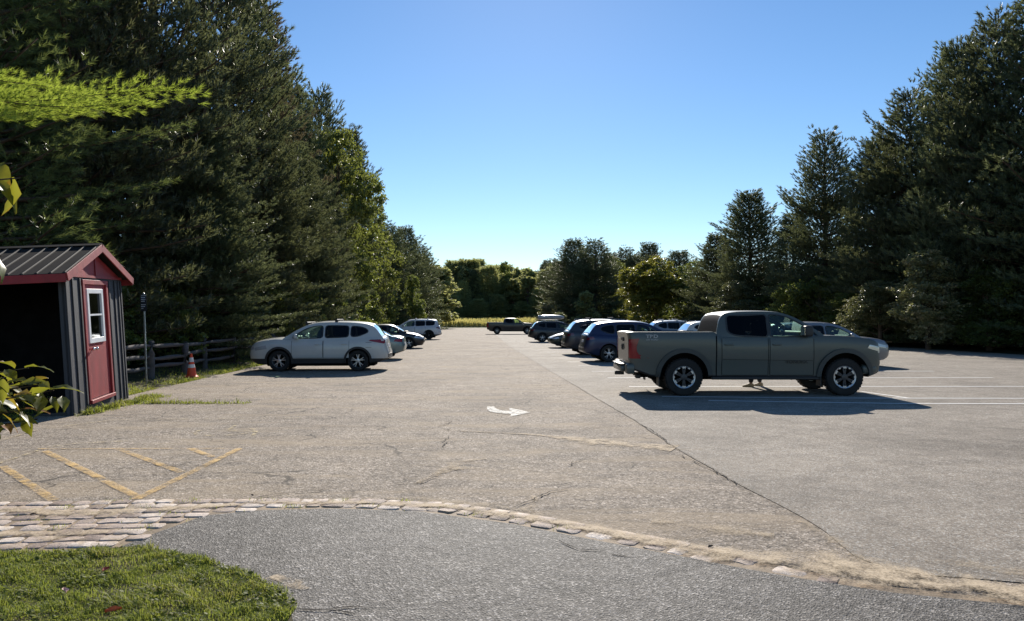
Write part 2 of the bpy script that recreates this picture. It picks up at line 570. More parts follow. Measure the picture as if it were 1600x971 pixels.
def verge_z(x, y):
    d = EDGE_L(y) - x
    z = -0.04 + 0.16 * ss((d + 0.1) / 2.0)
    return z + 0.03 * math.sin(x * 2.1 + y * 1.3) * ss(d / 1.5)
terrain('verge', -60, -8.2, 8, 175, 60, 120, verge_z, M['verge'])
def verge_zr(x, y):
    d = x - EDGE_R(y)
    return -0.04 + 0.14 * ss((d + 0.1) / 2.0) + 0.03 * math.sin(x * 1.7 + y * 1.1) * ss(d / 1.5)
terrain('woodland_soil', 16, 90, 12, 175, 60, 90, verge_zr, M['verge'])
def field_z(x, y):
    return -0.045 + 0.9 * ss((y - 160) / 18.0)
terrain('field', -120, 120, 158, 330, 40, 60, field_z, M['grass_sheet'])

# the old car park surface with an uneven left edge
left = []
rg = random.Random(3)
y = 3.0
while y < 160:
    left.append((EDGE_L(y) + rg.uniform(-0.12, 0.12), y))
    y += 0.6 if y < 40 else 4
pts = [(-40, 3.0), (-40, 11.5), (-12.0, 11.9)] + [p for p in left if p[1] > 12.1] + [(-18.0, 160), (17, 160)] + [(EDGE_R(yy), yy) for yy in (140, 100, 60, 36)] + [(27.5, 22), (60, 18), (60, 3.0)]
sheet('car_park', pts, 0.0, M['asphalt_old'])

# newer asphalt on the right
b = [G(px, py) for px, py in [(795, 541), (859, 580), (905, 607), (949, 633), (995, 660), (1050, 698), (1112, 733), (1170, 767), (1227, 795), (1290, 832), (1335, 869), (1380, 889), (1450, 899), (1600, 912)]]
b = [(p.x, p.y) for p in b]
rg = random.Random(8)
bb = []
for (x0, y0), (x1, y1) in zip(b[:-1], b[1:]):
    n = max(1, int(math.hypot(x1 - x0, y1 - y0) / 0.25))
    for i in range(n):
        t = i / n
        bb.append((x0 + (x1 - x0) * t + rg.uniform(-.014, .014), y0 + (y1 - y0) * t + rg.uniform(-.014, .014)))
bb.append(b[-1])
new_pts = bb + [(9.0, 4.55), (27.0, 10), (26.5, 22), (EDGE_R(40) - .3, 40), (EDGE_R(120) - .3, 120), (1.0 - 0.066 * (120 - 52), 120)]
sheet('newer_paving', new_pts, 0.006, M['asphalt_new'])

# foreground apron and the granite strip
up = [(0, 786), (120, 785), (250, 782), (400, 781), (550, 781), (700, 787), (800, 800), (900, 817), (1000, 836), (1080, 850), (1150, 868), (1250, 893), (1400, 920), (1600, 942)]
lo = [(0, 866), (100, 862), (190, 856), (250, 833), (320, 808), (400, 800), (525, 797), (650, 801), (800, 821), (900, 841), (1000, 860), (1080, 875), (1150, 889), (1250, 907), (1400, 930), (1600, 950)]
UP = [G(*p) for p in up]
LO = [G(*p) for p in lo]
UP = [Vector((-8.0, UP[0].y + .02, 0))] + UP + [Vector((8.5, 3.9, 0))]
LO = [Vector((-8.0, LO[0].y - .05, 0))] + LO + [Vector((8.5, 3.65, 0))]
strip = [(p.x, p.y) for p in UP] + [(p.x, p.y - 0.03) for p in reversed(LO)]
sheet('cobble_bed', strip, 0.009, M['bed'])
ap = [(190, 857), (260, 868), (330, 884), (400, 905), (438, 928), (452, 950), (458, 975)]
AP = [G(*p) for p in ap]
apron = [(p.x, p.y) for p in LO[3:]] + [(9, 1.0), (-1.4, 1.0)] + [(p.x, p.y) for p in reversed(AP)]
sheet('footpath', apron, 0.013, M['asphalt_apron'])
# soil and grass lawn in the corner, a little mounded
lawn_edge = [(p.x, p.y) for p in reversed(LO[1:4])] 
lawn_poly = [(-8.0, LO[0].y - .03)] + [(LO[1].x, LO[1].y - .03), (LO[2].x, LO[2].y - .03)] + [(p.x, p.y) for p in AP] + [(-1.4, 1.0), (-8, 1.0)]
sheet('lawn', lawn_poly, 0.011, M['verge'])

def interp(P, x):
    for a, c in zip(P[:-1], P[1:]):
        if a.x <= x <= c.x:
            t = (x - a.x) / max(1e-6, c.x - a.x)
            return a.y + (c.y - a.y) * t
    return P[-1].y

# granite setts
def setts():
    rg = random.Random(21)
    bm = bmesh.new()
    vals = []
    rows = 9
    for r in range(rows):
        x = -7.9 + rg.uniform(0, .2)
        while x < 6.6:
            L = rg.uniform(0.13, 0.26)
            xc = x + L / 2
            yu = interp(UP, xc)
            dy = (interp(UP, xc + .1) - interp(UP, xc - .1)) / 0.2
            nrm = Vector((dy, -1)).normalized()      # towards the viewer
            wid = 0.17
            c2 = Vector((xc, yu)) + nrm * (wid * (r + 0.5) + 0.012)
            yl = interp(LO, c2.x)
            if c2.y - wid * .42 > yl - 0.05:
                if not (xc > 1.9 and rg.random() < min(0.97, (xc - 1.9) * .45 + .1)):
                    ang = math.atan(dy) + rg.uniform(-.05, .05)
                    zt = 0.013 + rg.uniform(0.001, 0.007) - (.003 if xc > .8 else 0)
                    bl = L - rg.uniform(.006, .022)
                    bw = wid - rg.uniform(.006, .022)
                    # irregular eight-sided top with a worn, domed edge
                    ring = []
                    for sx, sy in ((-1, -.7), (-.75, -1), (0, -1), (.75, -1), (1, -.7), (1, 0), (1, .7), (.75, 1), (0, 1), (-.75, 1), (-1, .7), (-1, 0)):
                        ring.append(Vector((sx * bl / 2 * rg.uniform(.88, 1.03), sy * bw / 2 * rg.uniform(.84, 1.05), 0)))
                    Mx = Matrix.Translation((c2.x, c2.y, 0)) @ Matrix.Rotation(ang, 4, 'Z')
                    tilt = rg.uniform(-.03, .03), rg.uniform(-.05, .05)
                    rb = [bm.verts.new(Mx @ (v * 1.0 + Vector((0, 0, 0.004)))) for v in ring]
                    rm = [bm.verts.new(Mx @ (v * 0.97 + Vector((0, 0, zt - .004 + v.x * tilt[0] + v.y * tilt[1])))) for v in ring]
                    rt = [bm.verts.new(Mx @ (v * 0.90 + Vector((0, 0, zt + v.x * tilt[0] + v.y * tilt[1] + rg.uniform(-.003, .003))))) for v in ring]
                    n = len(ring)
                    for A, B in ((rb, rm), (rm, rt)):
                        for i in range(n):
                            bm.faces.new((A[i], A[(i + 1) % n], B[(i + 1) % n], B[i]))
                    ct = bm.verts.new(Mx @ Vector((0, 0, zt + rg.uniform(-.002, .002))))
                    for i in range(n):
                        bm.faces.new((rt[i], rt[(i + 1) % n], ct))
                    vals += [rg.random()] * (3 * n + 1)
            x += L
    me = bpy.data.meshes.new('cobble_strip')
    bm.to_mesh(me)
    bm.free()
    a = me.attributes.new('rnd', 'FLOAT', 'POINT')
    a.data.foreach_set('value', vals)
    o = obj_me('cobble_strip', me, M['cobble'], smooth=35)
    o['kind'] = 'structure'
setts()

# thin layers: paint, sand, cracks
RIB = [0]
def ribbon(name, P, w, z, mat, taper=False, wob=0.0, seed=1, step=0.12, kind='structure', fade=None, soft=False):
    """ribbon of width w (or list) along world points P"""
    rg = random.Random(seed)
    RIB[0] += 1
    z += .00035 * (RIB[0] % 12)
    P = [Vector((p[0], p[1], 0)) for p in P]
    ws = w if isinstance(w, (list, tuple)) else [w] * len(P)
    Q, W = [], []
    for i in range(len(P) - 1):
        L = (P[i + 1] - P[i]).length
        n = max(1, int(L / step))
        for k in range(n):
            t = k / n
            Q.append(P[i].lerp(P[i + 1], t) + Vector((rg.uniform(-wob, wob), rg.uniform(-wob, wob), 0)))
            W.append(ws[i] + (ws[i + 1] - ws[i]) * t)
    Q.append(P[-1]); W.append(ws[-1])
    n = len(Q)
    verts, faces, vals = [], [], []
    cols = [(-1, 0), (-.6, .6), (-.2, 1), (.2, 1), (.6, .6), (1, 0)] if soft else [(-1, .3), (-.72, 1), (.72, 1), (1, .3)]
    for i in range(n):
        t = (Q[min(i + 1, n - 1)] - Q[max(i - 1, 0)])
        t.normalize()
        s = Vector((-t.y, t.x, 0))
        ww = W[i]
        if taper:
            ww *= min(1, 6 * i / n, 6 * (n - 1 - i) / n) * rg.uniform(.4, 1.3) + 0.02
        elif soft:
            ww *= rg.uniform(1.0, 1.7)
        for c, val in cols:
            verts.append(Q[i] + s * ww / 2 * c + Vector((0, 0, z)))
            vals.append(val)
    k = len(cols)
    for i in range(n - 1):
        for c in range(k - 1):
            faces.append((i * k + c, (i + 1) * k + c, (i + 1) * k + c + 1, i * k + c + 1))
    me = mesh_arrays(name, np.array([tuple(v) for v in verts]), np.array(faces), 4, vals)
    me.flip_normals()
    o = obj_me(name, me, mat)
    o['kind'] = kind
    return o

def gp(l):
    return [tuple(G(*p))[:2] for p in l]

Z1 = 0.0085
# hatched bay, yellow
for i, l in enumerate([[(58, 702.5), (375, 701.5)], [(375, 701.5), (295, 741), (213, 781)], [(181, 701), (284, 739)], [(297, 702), (332, 715)],
                       [(70, 706), (140, 740), (215, 778)], [(4, 730), (84, 783)]]):
    ribbon('yellow_marking', gp(l), [.05, .05] if i == 0 else .125, Z1, M['yellow_paint'], seed=i)
for i, l in enumerate([[(-20, 731), (60, 705)], [(60, 702), (120, 694), (200, 690)], [(180, 657), (470, 654)], [(440, 624), (522, 625)], [(0, 690), (60, 672), (180, 657)]]):
    ribbon('yellow_marking', gp(l), .06, Z1, M['yellow_faint'], seed=20 + i)
# worn access symbol
cx, cy = G(352, 675).x, G(352, 675).y
ribbon('yellow_marking', [(cx + .45 * math.cos(a / 10 * math.pi * 1.6 + 2.4), cy + .42 * math.sin(a / 10 * math.pi * 1.6 + 2.4)) for a in range(11)], .08, Z1, M['yellow_faint'], seed=31)
ribbon('yellow_marking', [(cx - .1, cy + .7), (cx, cy + .1), (cx + .45, cy + .1), (cx + .6, cy - .5)], .08, Z1, M['yellow_faint'], seed=32)
# faint marks at the stall ends on the left
for i, yy in enumerate((27.6, 30.4, 33.2, 36.1, 38.9, 41.7)):
    ribbon('bay_line', [(-4.0 - .066 * (yy - 22) - 4.6, yy - .3), (-4.0 - .066 * (yy - 22), yy)], .1, Z1, M['yellow_faint'], seed=50 + i)

# white bay lines on the newer paving
ax = lambda yy: 3.05 - 0.064 * (yy - 19.3)
ys = [19.3, 22.2, 25.0, 27.9, 30.8, 33.7, 36.6, 39.9, 43.2, 47.5, 51, 54, 57, 60]
for i, yy in enumerate(ys):
    ribbon('bay_line', [(ax(yy), yy), (ax(yy) + 11.6, yy + 0.05)], .13, Z1, M['white_paint'], seed=70 + i, step=.4)
ribbon('bay_line', gp([(1034, 620.5), (1300, 623), (1620, 623.5)]), .12, Z1, M['white_paint'], seed=90)
ribbon('bay_line', gp([(1107, 627), (1400, 631.5), (1640, 632)]), .12, Z1, M['white_paint'], seed=91)
ribbon('bay_line', gp([(1345, 612.5), (1424, 623.5)]), .10, Z1 + .002, M['white_paint'], seed=92)

# arrow
arrow_px = [(572, 200), (612, 200), (618, 208), (632, 216), (660, 222.5), (698, 225), (696, 207), (812, 232), (703, 257), (705, 241), (660, 238.5), (620, 234), (588, 228), (574, 217)]
ar = [G(600 + a / 3.556, 580 + c / 3.556) for a, c in arrow_px]
bm = bmesh.new()
f = bm.faces.new([bm.verts.new((p.x, p.y, .010)) for p in ar])
if f.normal.z < 0: f.normal_flip()
o = obj_bm('direction_arrow', bm, M['white_worn'])
a = o.data.attributes.new('rnd', 'FLOAT', 'POINT')
a.data.foreach_set('value', [1.0] * len(o.data.vertices))
o['kind'] = 'structure'

# sand washed over the paving
zs = 0.0085
S = M['sand']
ST = M['sand_thin']
z8 = lambda l: [(600 + a / 3.556, 580 + c / 3.556) for a, c in l]
z6 = lambda l: [(800 + a / 2, 600 + c / 2) for a, c in l]
ribbon('sand', gp(z8([(430, 335), (700, 348), (850, 357), (1000, 372), (1200, 395), (1400, 415), (1620, 432)])), [.1, .1, .2, .4, .75, .6, .75], zs, S, wob=.02, seed=101, soft=True)
ribbon('sand', gp(z8([(300, 590), (330, 545), (450, 540), (560, 545)])), [.15, .4, .4, .1], zs, ST, wob=.03, seed=102, soft=True)
ribbon('sand', gp(z8([(180, 625), (300, 575), (420, 545)])), [.15, .15, .1], zs, ST, wob=.02, seed=103, soft=True)
ribbon('sand', gp(z8([(380, 92), (500, 94)])), .18, zs, ST, seed=104, soft=True)
ribbon('sand', gp(z6([(430, 430), (560, 440), (700, 465), (820, 480)])), [.3, .5, .6, .3], zs, ST, wob=.02, seed=105, soft=True)
ribbon('sand', gp(z6([(480, 505), (640, 530), (800, 555), (1000, 575), (1180, 605), (1400, 640), (1640, 665)])), [.15, .3, .5, .75, .7, .62, .6], 0.026, S, wob=.02, seed=106, soft=True)
ribbon('sand', gp(z6([(900, 430), (1000, 490), (1080, 545), (1130, 580)])), [.1, .25, .35, .5], zs, ST, wob=.02, seed=107, soft=True)
ribbon('sand', gp(z6([(1300, 560), (1450, 570), (1640, 600)])), [.15, .4, .35], zs, ST, wob=.02, seed=108, soft=True)
ribbon('sand', gp([(560, 779), (640, 781), (700, 785), (770, 794), (850, 806)]), [.1, .3, .35, .3, .15], zs, ST, wob=.02, seed=109, soft=True)
ribbon('sand', gp([(830, 776), (838, 790), (815, 800)]), [.1, .2, .3], zs, ST, wob=.02, seed=110, soft=True)
ribbon('sand', gp([(640, 760), (680, 741), (720, 722), (760, 718)]), [.05, .15, .3, .1], zs, ST, wob=.02, seed=111, soft=True)
ribbon('sand', gp([(425, 905), (455, 915), (480, 925)]), [.12, .22, .1], 0.02, S, wob=.02, seed=112, soft=True)
ribbon('sand', gp([(1060, 704), (1100, 704)]), [.3, .2], zs, ST, wob=.02, seed=113, soft=True)

ribbon('sand', gp([(0, 800), (120, 806), (240, 800), (380, 792)]), [.3, .4, .35, .1], 0.0235, S, wob=.03, seed=120, soft=True)
ribbon('sand', gp([(0, 838), (90, 840), (170, 835)]), [.35, .4, .2], 0.0235, S, wob=.03, seed=121, soft=True)
ribbon('sand', gp([(380, 790), (560, 789), (700, 795), (830, 814), (980, 842), (1150, 876)]), [.1, .2, .25, .25, .35, .4], 0.0235, S, wob=.03, seed=122, soft=True)
# cracks
K = M['crack']
cr = [z8([(90, 323), (150, 325), (220, 325), (300, 313), (345, 300), (385, 278)]), z8([(340, 318), (362, 332), (450, 338), (560, 342), (660, 346), (760, 350), (830, 350)]),
      z8([(800, 352), (900, 342), (1000, 332), (1110, 325), (1260, 308), (1410, 298)]), z8([(310, 405), (340, 385), (370, 362)]), z8([(0, 122), (60, 115), (150, 106)]),
      z8([(1000, 540), (1060, 510), (1090, 495), (1140, 490)]), z8([(40, 632), (140, 626), (210, 625), (300, 590)]), z8([(620, 404), (700, 402)]),
      z8([(1410, 296), (1480, 325), (1550, 378), (1590, 410)]),
      [(370, 776), (395, 780), (430, 774), (500, 768), (545, 758)], [(690, 700), (700, 692), (720, 690)], [(180, 722), (300, 730), (420, 720)],
      [(0, 655), (150, 648), (300, 660)], [(420, 660), (520, 668), (620, 668)], [(1010, 703), (1060, 712), (1112, 735), (1170, 768)],
      [(800, 797), (815, 790), (860, 770), (900, 762)], [(455, 957), (520, 960), (560, 966)], [(505, 957), (545, 953), (580, 955)],
      [(860, 845), (905, 862), (950, 866)], [(950, 870), (1000, 874)], [(620, 560), (690, 557), (760, 561)], [(560, 600), (640, 596), (720, 600)]]
for i, l in enumerate(cr):
    z = 0.0185 if i in (16, 17, 18, 19) else 0.0125
    ribbon('crack', gp(l), 0.014 if l[0][1] > 640 else .028, z, K, taper=True, wob=.018, seed=200 + i, step=.07)
# open joint between the old and newer paving
ribbon('crack', bb[int(len(bb) * .62):int(len(bb) * .96)], 0.006, 0.015, K, taper=True, wob=.008, seed=240, step=.07)

# grass in the corner
def grass_blades(name, pts_fn, n, hmin, hmax, wid, seed, mat, label=None):
    rg = np.random.default_rng(seed)
    P = pts_fn(n, rg)
    n = len(P)
    az = rg.uniform(0, 2 * np.pi, n)
    h = rg.uniform(hmin, hmax, n) * rg.uniform(.6, 1.1, n)
    h *= np.clip(1.0 + .75 * np.sin(P[:, 0] * 9.3 + 2.1 * np.sin(P[:, 1] * 5.2)) * np.sin(P[:, 1] * 11.7 + 1.7 * np.sin(P[:, 0] * 6.1)), .3, 2)
    lean = rg.uniform(.15, 1.3, n) * h
    dx, dy = np.cos(az), np.sin(az)
    sx, sy = -dy, dx
    w = wid * rg.uniform(.6, 1.3, n)
    V = np.zeros((n, 5, 3))
    b0 = P
    V[:, 0] = b0 + np.stack([-sx * w / 2, -sy * w / 2, 0 * w], 1)
    V[:, 1] = b0 + np.stack([sx * w / 2, sy * w / 2, 0 * w], 1)
    mid = b0 + np.stack([dx * lean * .35, dy * lean * .35, h * .62], 1)
    V[:, 2] = mid + np.stack([sx * w * .4, sy * w * .4, 0 * w], 1)
    V[:, 3] = mid + np.stack([-sx * w * .4, -sy * w * .4, 0 * w], 1)
    V[:, 4] = b0 + np.stack([dx * lean, dy * lean, h * rg.uniform(.75, 1.0, n)], 1)
    base = np.arange(n)[:, None] * 5
    F = np.concatenate([base + np.array([0, 1, 2]), base + np.array([0, 2, 3]), base + np.array([3, 2, 4])])
    col = np.repeat(np.clip(P[:, 2] * 0 + rg.beta(2, 2.4, n) + .25 * np.sin(P[:, 0] * 3.1 + 1.3) * np.sin(P[:, 1] * 4.3), 0, 1), 5)
    me = mesh_arrays(name, V.reshape(-1, 3), F, 3, col)
    o = obj_me(name, me, mat)
    o['kind'] = 'stuff'
    if label:
        o['label'] = label
    return o

def in_poly(P, poly):
    poly = np.array(poly)
    x, y = P[:, 0], P[:, 1]
    ins = np.zeros(len(P), bool)
    j = len(poly) - 1
    for i in range(len(poly)):
        xi, yi = poly[i]; xj, yj = poly[j]
        c = ((yi > y) != (yj > y)) & (x < (xj - xi) * (y - yi) / (yj - yi + 1e-12) + xi)
        ins ^= c
        j = i
    return ins

grow = [(x + (.03 if i > 2 else 0) + .03 * math.sin(i * 2.7), yy + .02 + .02 * math.sin(i * 1.9)) for i, (x, yy) in enumerate(lawn_poly)]
def lawn_pts(n, rg):
    P = np.stack([rg.uniform(-4.6, -1.3, n), rg.uniform(3.0, 6.0, n), np.full(n, .011)], 1)
    P = P[in_poly(P, grow)]
    dens = .55 + .5 * np.sin(P[:, 0] * 5 + 2 * np.sin(P[:, 1] * 3)) * np.sin(P[:, 1] * 6.1 + 1) + rg.uniform(-.1, .5, len(P))
    return P[dens > .40]
grass_blades('grass', lawn_pts, 150000, .012, .042, .005, 5, M['grass'])
grass_blades('grass_tufts', lambda n, rg: (lambda P: P[np.sin(P[:, 0] * 13.1 + 2 * np.sin(P[:, 1] * 4)) * np.sin(P[:, 1] * 16.3 + P[:, 0] * 3) > .55])(lawn_pts(n, rg)), 60000, .035, .075, .006, 6, M['grass'])
# small round weeds leaves between the blades
def weeds(n, seed):
    rg = np.random.default_rng(seed)
    P = lawn_pts(n, rg)
    k = np.sin(P[:, 0] * 7.3) * np.sin(P[:, 1] * 8.1 + 2) > .1
    P = P[k]
    n = len(P)
    P[:, 2] += rg.uniform(.008, .035, n)
    az = rg.uniform(0, 6.28, n); r = rg.uniform(.006, .016, n)
    t1 = rg.uniform(-.5, .5, n); t2 = rg.uniform(-.5, .5, n)
    V = np.zeros((n, 6, 3))
    for i in range(6):
        a = az + i * np.pi / 3
        V[:, i] = P + np.stack([np.cos(a) * r, np.sin(a) * r * .75, np.cos(a) * r * t1 + np.sin(a) * r * t2], 1)
    base = np.arange(n)[:, None] * 6
    F = np.concatenate([base + np.array(q) for q in ([0, 1, 2], [0, 2, 3], [0, 3, 4], [0, 4, 5])])
    me = mesh_arrays('clover', V.reshape(-1, 3), F, 3, np.repeat(rg.uniform(.1, .7, n), 6))
    o = obj_me('clover', me, M['grass'])
    o['kind'] = 'stuff'
weeds(20000, 9)

# tufts along the shed and the fence verge
def verge_pts(n, rg):
    y = rg.uniform(13.0, 34, n)
    e = np.array([EDGE_L(v) for v in y])
    x = e - rg.exponential(.55, n) + .12
    P = np.stack([x, y, np.zeros(n)], 1)
    P[:, 2] = [max(0, verge_z(a, c)) for a, c in P[:, :2]]
    d = np.sin(x * 2.3 + 1) * np.sin(y * 1.7) + rg.uniform(-.6, 1, n)
    return P[d > .1]
grass_blades('verge_grass', verge_pts, 26000, .03, .10, .012, 15, M['grass'])
def shed_pts(n, rg):
    t = rg.uniform(0, 1, n)
    a = np.array([-7.9, 13.6]); c = np.array([-8.35, 17.0])
    P = a + (c - a) * t[:, None] + np.stack([np.abs(rg.normal(0, .32, n)) * (.2 + .6 * t), rg.normal(0, .12, n)], 1)
    # strip of weeds running out along the joint in the paving
    m = rg.random(n) < .35
    P[m] = np.stack([rg.uniform(-8.1, -5.5, m.sum()), 15.4 + rg.normal(0, .05, m.sum()) + .2 * rg.random(m.sum())], 1)
    keep = (~m) | (rg.random(n) > (P[:, 0] + 8.1) / 3.2)
    P = P[keep]
    return np.column_stack([P, np.zeros(len(P))])
grass_blades('weeds', shed_pts, 5200, .02, .11, .012, 16, M['grass'])
def joint_pts(n, rg):
    x = rg.uniform(-4.4, 0.5, n)
    yy = np.array([interp(UP, v) for v in x]) - rg.uniform(0.0, 1.2, n)
    l = np.array([interp(LO, v) for v in x])
    P = np.column_stack([x, yy, np.full(n, .012)])[yy > l - .02]
    d = np.sin(P[:, 0] * 9 + 1) * np.sin(P[:, 1] * 13) + rg.uniform(-.5, .5, len(P))
    return P[d > .72]
grass_blades('joint_grass', joint_pts, 9000, .012, .03, .005, 17, M['grass'])

# fallen leaves
def fallen_leaf(loc, size, rz, col, label, curl=.25):
    m = simple('fallen_leaf_' + 'colour', col, .7, var=.3, vscale=40)
    bm = bmesh.new()
    rows = []
    prof = [0.05, .5, .85, .95, .75, .4, .04]
    for i, w in enumerate(prof):
        t = i / (len(prof) - 1)
        rows.append([bm.verts.new(((t - .5) * size, s * w * size * .32, abs(s) * curl * size * .3 + .02 * size * math.sin(t * 5) + .012 * (1 if abs(s) < 1 else 1.2))) for s in (-1, -.5, 0, .5, 1)])
    for a, c in zip(rows[:-1], rows[1:]):
        for k in range(4):
            bm.faces.new((a[k], a[k + 1], c[k + 1], c[k])).smooth = True
    o = obj_bm('fallen_leaf', bm, m)
    o.location = loc
    o.rotation_euler = (0.25, -.15, rz)
    tag(o, label, 'leaf')
p = G(178, 967); fallen_leaf((p.x, p.y, .035), .09, .3, (.62, .14, .03), 'orange fallen leaf lying in the grass at the very bottom of the lawn', .5)
p = G(165, 901); fallen_leaf((p.x, p.y, .035), .06, 1.3, (.42, .07, .04), 'small red fallen leaf in the middle of the lawn', .5)
p = G(100, 936); fallen_leaf((p.x, p.y, .035), .07, 2.3, (.62, .42, .36), 'pale pinkish fallen leaf on the lawn grass', .6)
p = G(52, 811); fallen_leaf((p.x, p.y, .03), .05, .8, (.12, .06, .03), 'dark brown fallen leaf lying on the granite setts', .3)
p = G(393, 780); fallen_leaf((p.x, p.y, .02), .055, 1.8, (.10, .06, .04), 'curled brown leaf where the setts meet the car park', .5)
p = G(1110, 861); fallen_leaf((p.x, p.y, .02), .05, .5, (.16, .09, .05), 'dry brown leaf on the sandy end of the sett strip', .3)

# goldenrod field beyond the car park
def goldenrod():
    rg = np.random.default_rng(4)
    n = 26000
    x = rg.uniform(-60, 60, n)
    y = 166 + 26 * rg.random(n) ** 1.4
    z0 = np.array([field_z(0, v) for v in y])
    h = rg.uniform(.7, 1.35, n) * (1 + .18 * np.sin(x * .35) * np.sin(y * .5))
    az = rg.uniform(0, 6.28, n)
    w = rg.uniform(.06, .2, n)
    V = np.zeros((n, 4, 3))
    V[:, 0] = np.stack([x, y, z0], 1)
    V[:, 1] = np.stack([x + np.cos(az) * w, y + np.sin(az) * w, z0 + h * .7], 1)
    V[:, 2] = np.stack([x - np.sin(az) * .04, y, z0 + h * 1.08], 1)
    V[:, 3] = np.stack([x - np.cos(az) * w, y - np.sin(az) * w, z0 + h * .8], 1)
    F = np.arange(n)[:, None] * 4 + np.array([0, 1, 2, 3])
    me = mesh_arrays('goldenrod_field', V.reshape(-1, 3), F, 4, np.column_stack([rg.uniform(0, .3, n), rg.uniform(.3, .9, n), rg.uniform(.7, 1, n), rg.uniform(.3, .9, n)]).ravel())
    o = obj_me('goldenrod_field', me, M['golden'])
    tag(o, 'tall yellow goldenrod growing across the field beyond the car park', None, None, 'stuff')
goldenrod()
# ------------------------------------------------------------------ the shed
def shed():
    root = empty('shed')
    tag(root, 'charcoal board shed with red trim and door and a black ribbed metal roof', 'shed')
    ang = math.atan2(.184, .983)
    root.matrix_world = Matrix.Translation((-8.0, 13.5, 0.02)) @ Matrix.Rotation(R(-3.4), 4, 'Y') @ Matrix.Rotation(ang, 4, 'Z') @ Matrix.Rotation(R(2.3), 4, 'X')
    LEN, H, DEP = 3.05, 2.50, 3.6       # gable wall along +y, eave wall along -x
    # gable wall with battens, opening for the door
    bm = bmesh.new()
    T = .05
    d0, d1, dz0, dz1 = .86, 2.05, .15, 2.40
    for (a, c, z0, z1) in ((0, d0, -.4, H + .02), (d1, LEN, -.4, H + .02), (d0, d1, -.4, dz0), (d0, d1, dz1, H + .02)):
        bm_box(bm, -T / 2, (a + c) / 2, (z0 + z1) / 2, T, c - a, z1 - z0)
    for yb in (.035, .34, .70, 2.28, 2.62, 2.86, 3.015):
        bm_box(bm, .012, yb, H / 2 - .2, .02, .06, H + .4, bevel=.004)
    # pentagon part under the roof
    vs = [bm.verts.new(v) for v in ((-.005, 0, H + .02), (-.005, LEN, H + .02), (-.005, LEN / 2, H + .56), (-T, 0, H + .02), (-T, LEN, H + .02), (-T, LEN / 2, H + .56))]
    for q in ((0, 1, 2), (5, 4, 3), (0, 2, 5, 3), (1, 4, 5, 2), (0, 3, 4, 1)):
        f = bm.faces.new([vs[i] for i in q])
    obj_bm('gable_wall', bm, M['board'], root)
    # red gable board
    bm = bmesh.new()
    vs = [bm.verts.new(v) for v in ((.012, .06, H + .06), (.012, LEN - .06, H + .06), (.012, LEN / 2, H + .54), (.0, .06, H + .06), (.0, LEN - .06, H + .06), (.0, LEN / 2, H + .54))]
    for q in ((0, 1, 2), (5, 4, 3), (0, 2, 5, 3), (1, 4, 5, 2), (0, 3, 4, 1)):
        bm.faces.new([vs[i] for i in q])
    bm_box(bm, .022, LEN / 2, H + .05, .018, LEN, .05)
    bm_box(bm, .022, LEN / 2, H + .3, .016, .04, .5)
    obj_bm('gable_panel', bm, M['red_paint'], root)
    # far walls (back, inner gable, floor) and the open front with posts
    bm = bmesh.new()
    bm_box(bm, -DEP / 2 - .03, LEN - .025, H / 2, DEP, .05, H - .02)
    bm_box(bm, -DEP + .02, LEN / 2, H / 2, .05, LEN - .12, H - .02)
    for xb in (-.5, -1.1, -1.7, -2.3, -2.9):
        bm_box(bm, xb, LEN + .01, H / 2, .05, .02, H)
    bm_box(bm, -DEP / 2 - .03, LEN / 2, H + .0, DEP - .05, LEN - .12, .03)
    obj_bm('back_wall', bm, M['shade_board'], root)
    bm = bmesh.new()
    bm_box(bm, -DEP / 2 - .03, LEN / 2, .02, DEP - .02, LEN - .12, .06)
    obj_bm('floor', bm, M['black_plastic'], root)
    # front: open, dark by the interior's painted shade, red post further left
    bm = bmesh.new()
    bm_box(bm, -.06, .03, H / 2 - .1, .10, .06, H + .1, bevel=.004)
    obj_bm('corner_post', bm, M['board'], root)
    for xx in (-1.34, -2.9):
        bm = bmesh.new()
        bm_box(bm, xx, .02, H / 2 - .05, .12, .06, H, bevel=.004)
        obj_bm('front_post', bm, M['red_paint'], root)
    # door trim, door, window, knob
    bm = bmesh.new()
    for (yy, w) in ((d0 - .035, .09), (d1 + .035, .09)):
        bm_box(bm, .018, yy, (dz0 + dz1) / 2, .034, w, dz1 - dz0 + .02, bevel=.004)
    bm_box(bm, .02, (d0 + d1) / 2, dz1 + .04, .036, d1 - d0 + .17, .09, bevel=.004)
    bm_box(bm, .03, (d0 + d1) / 2, dz0 - .04, .07, d1 - d0 + .14, .07, bevel=.004)
    obj_bm('door_frame', bm, M['red_paint'], root)
    wy0, wy1, wz0, wz1 = 1.0, 1.80, 1.27, 2.28
    bm = bmesh.new()
    for (a, c, z0, z1) in ((d0 + .012, wy0, dz0 + .01, dz1 - .01), (wy1, d1 - .012, dz0 + .01, dz1 - .01), (wy0, wy1, dz0 + .01, wz0), (wy0, wy1, wz1, dz1 - .01)):
        bm_box(bm, -.02, (a + c) / 2, (z0 + z1) / 2, .04, c - a, z1 - z0)
    door = obj_bm('door', bm, M['red_paint'], root)
    bm = bmesh.new()
    for (a, c, z0, z1) in ((wy0 - .03, wy0 + .06, wz0 - .03, wz1 + .03), (wy1 - .06, wy1 + .03, wz0 - .03, wz1 + .03), (wy0 + .06, wy1 - .06, wz1 - .06, wz1 + .03), (wy0 + .06, wy1 - .06, wz0 - .03, wz0 + .07)):
        bm_box(bm, .01, (a + c) / 2, (z0 + z1) / 2, .045, c - a, z1 - z0, bevel=.004)
    bm_box(bm, .008, (wy0 + wy1) / 2, (wz0 + wz1) / 2 + .02, .035, wy1 - wy0 - .12, .035)
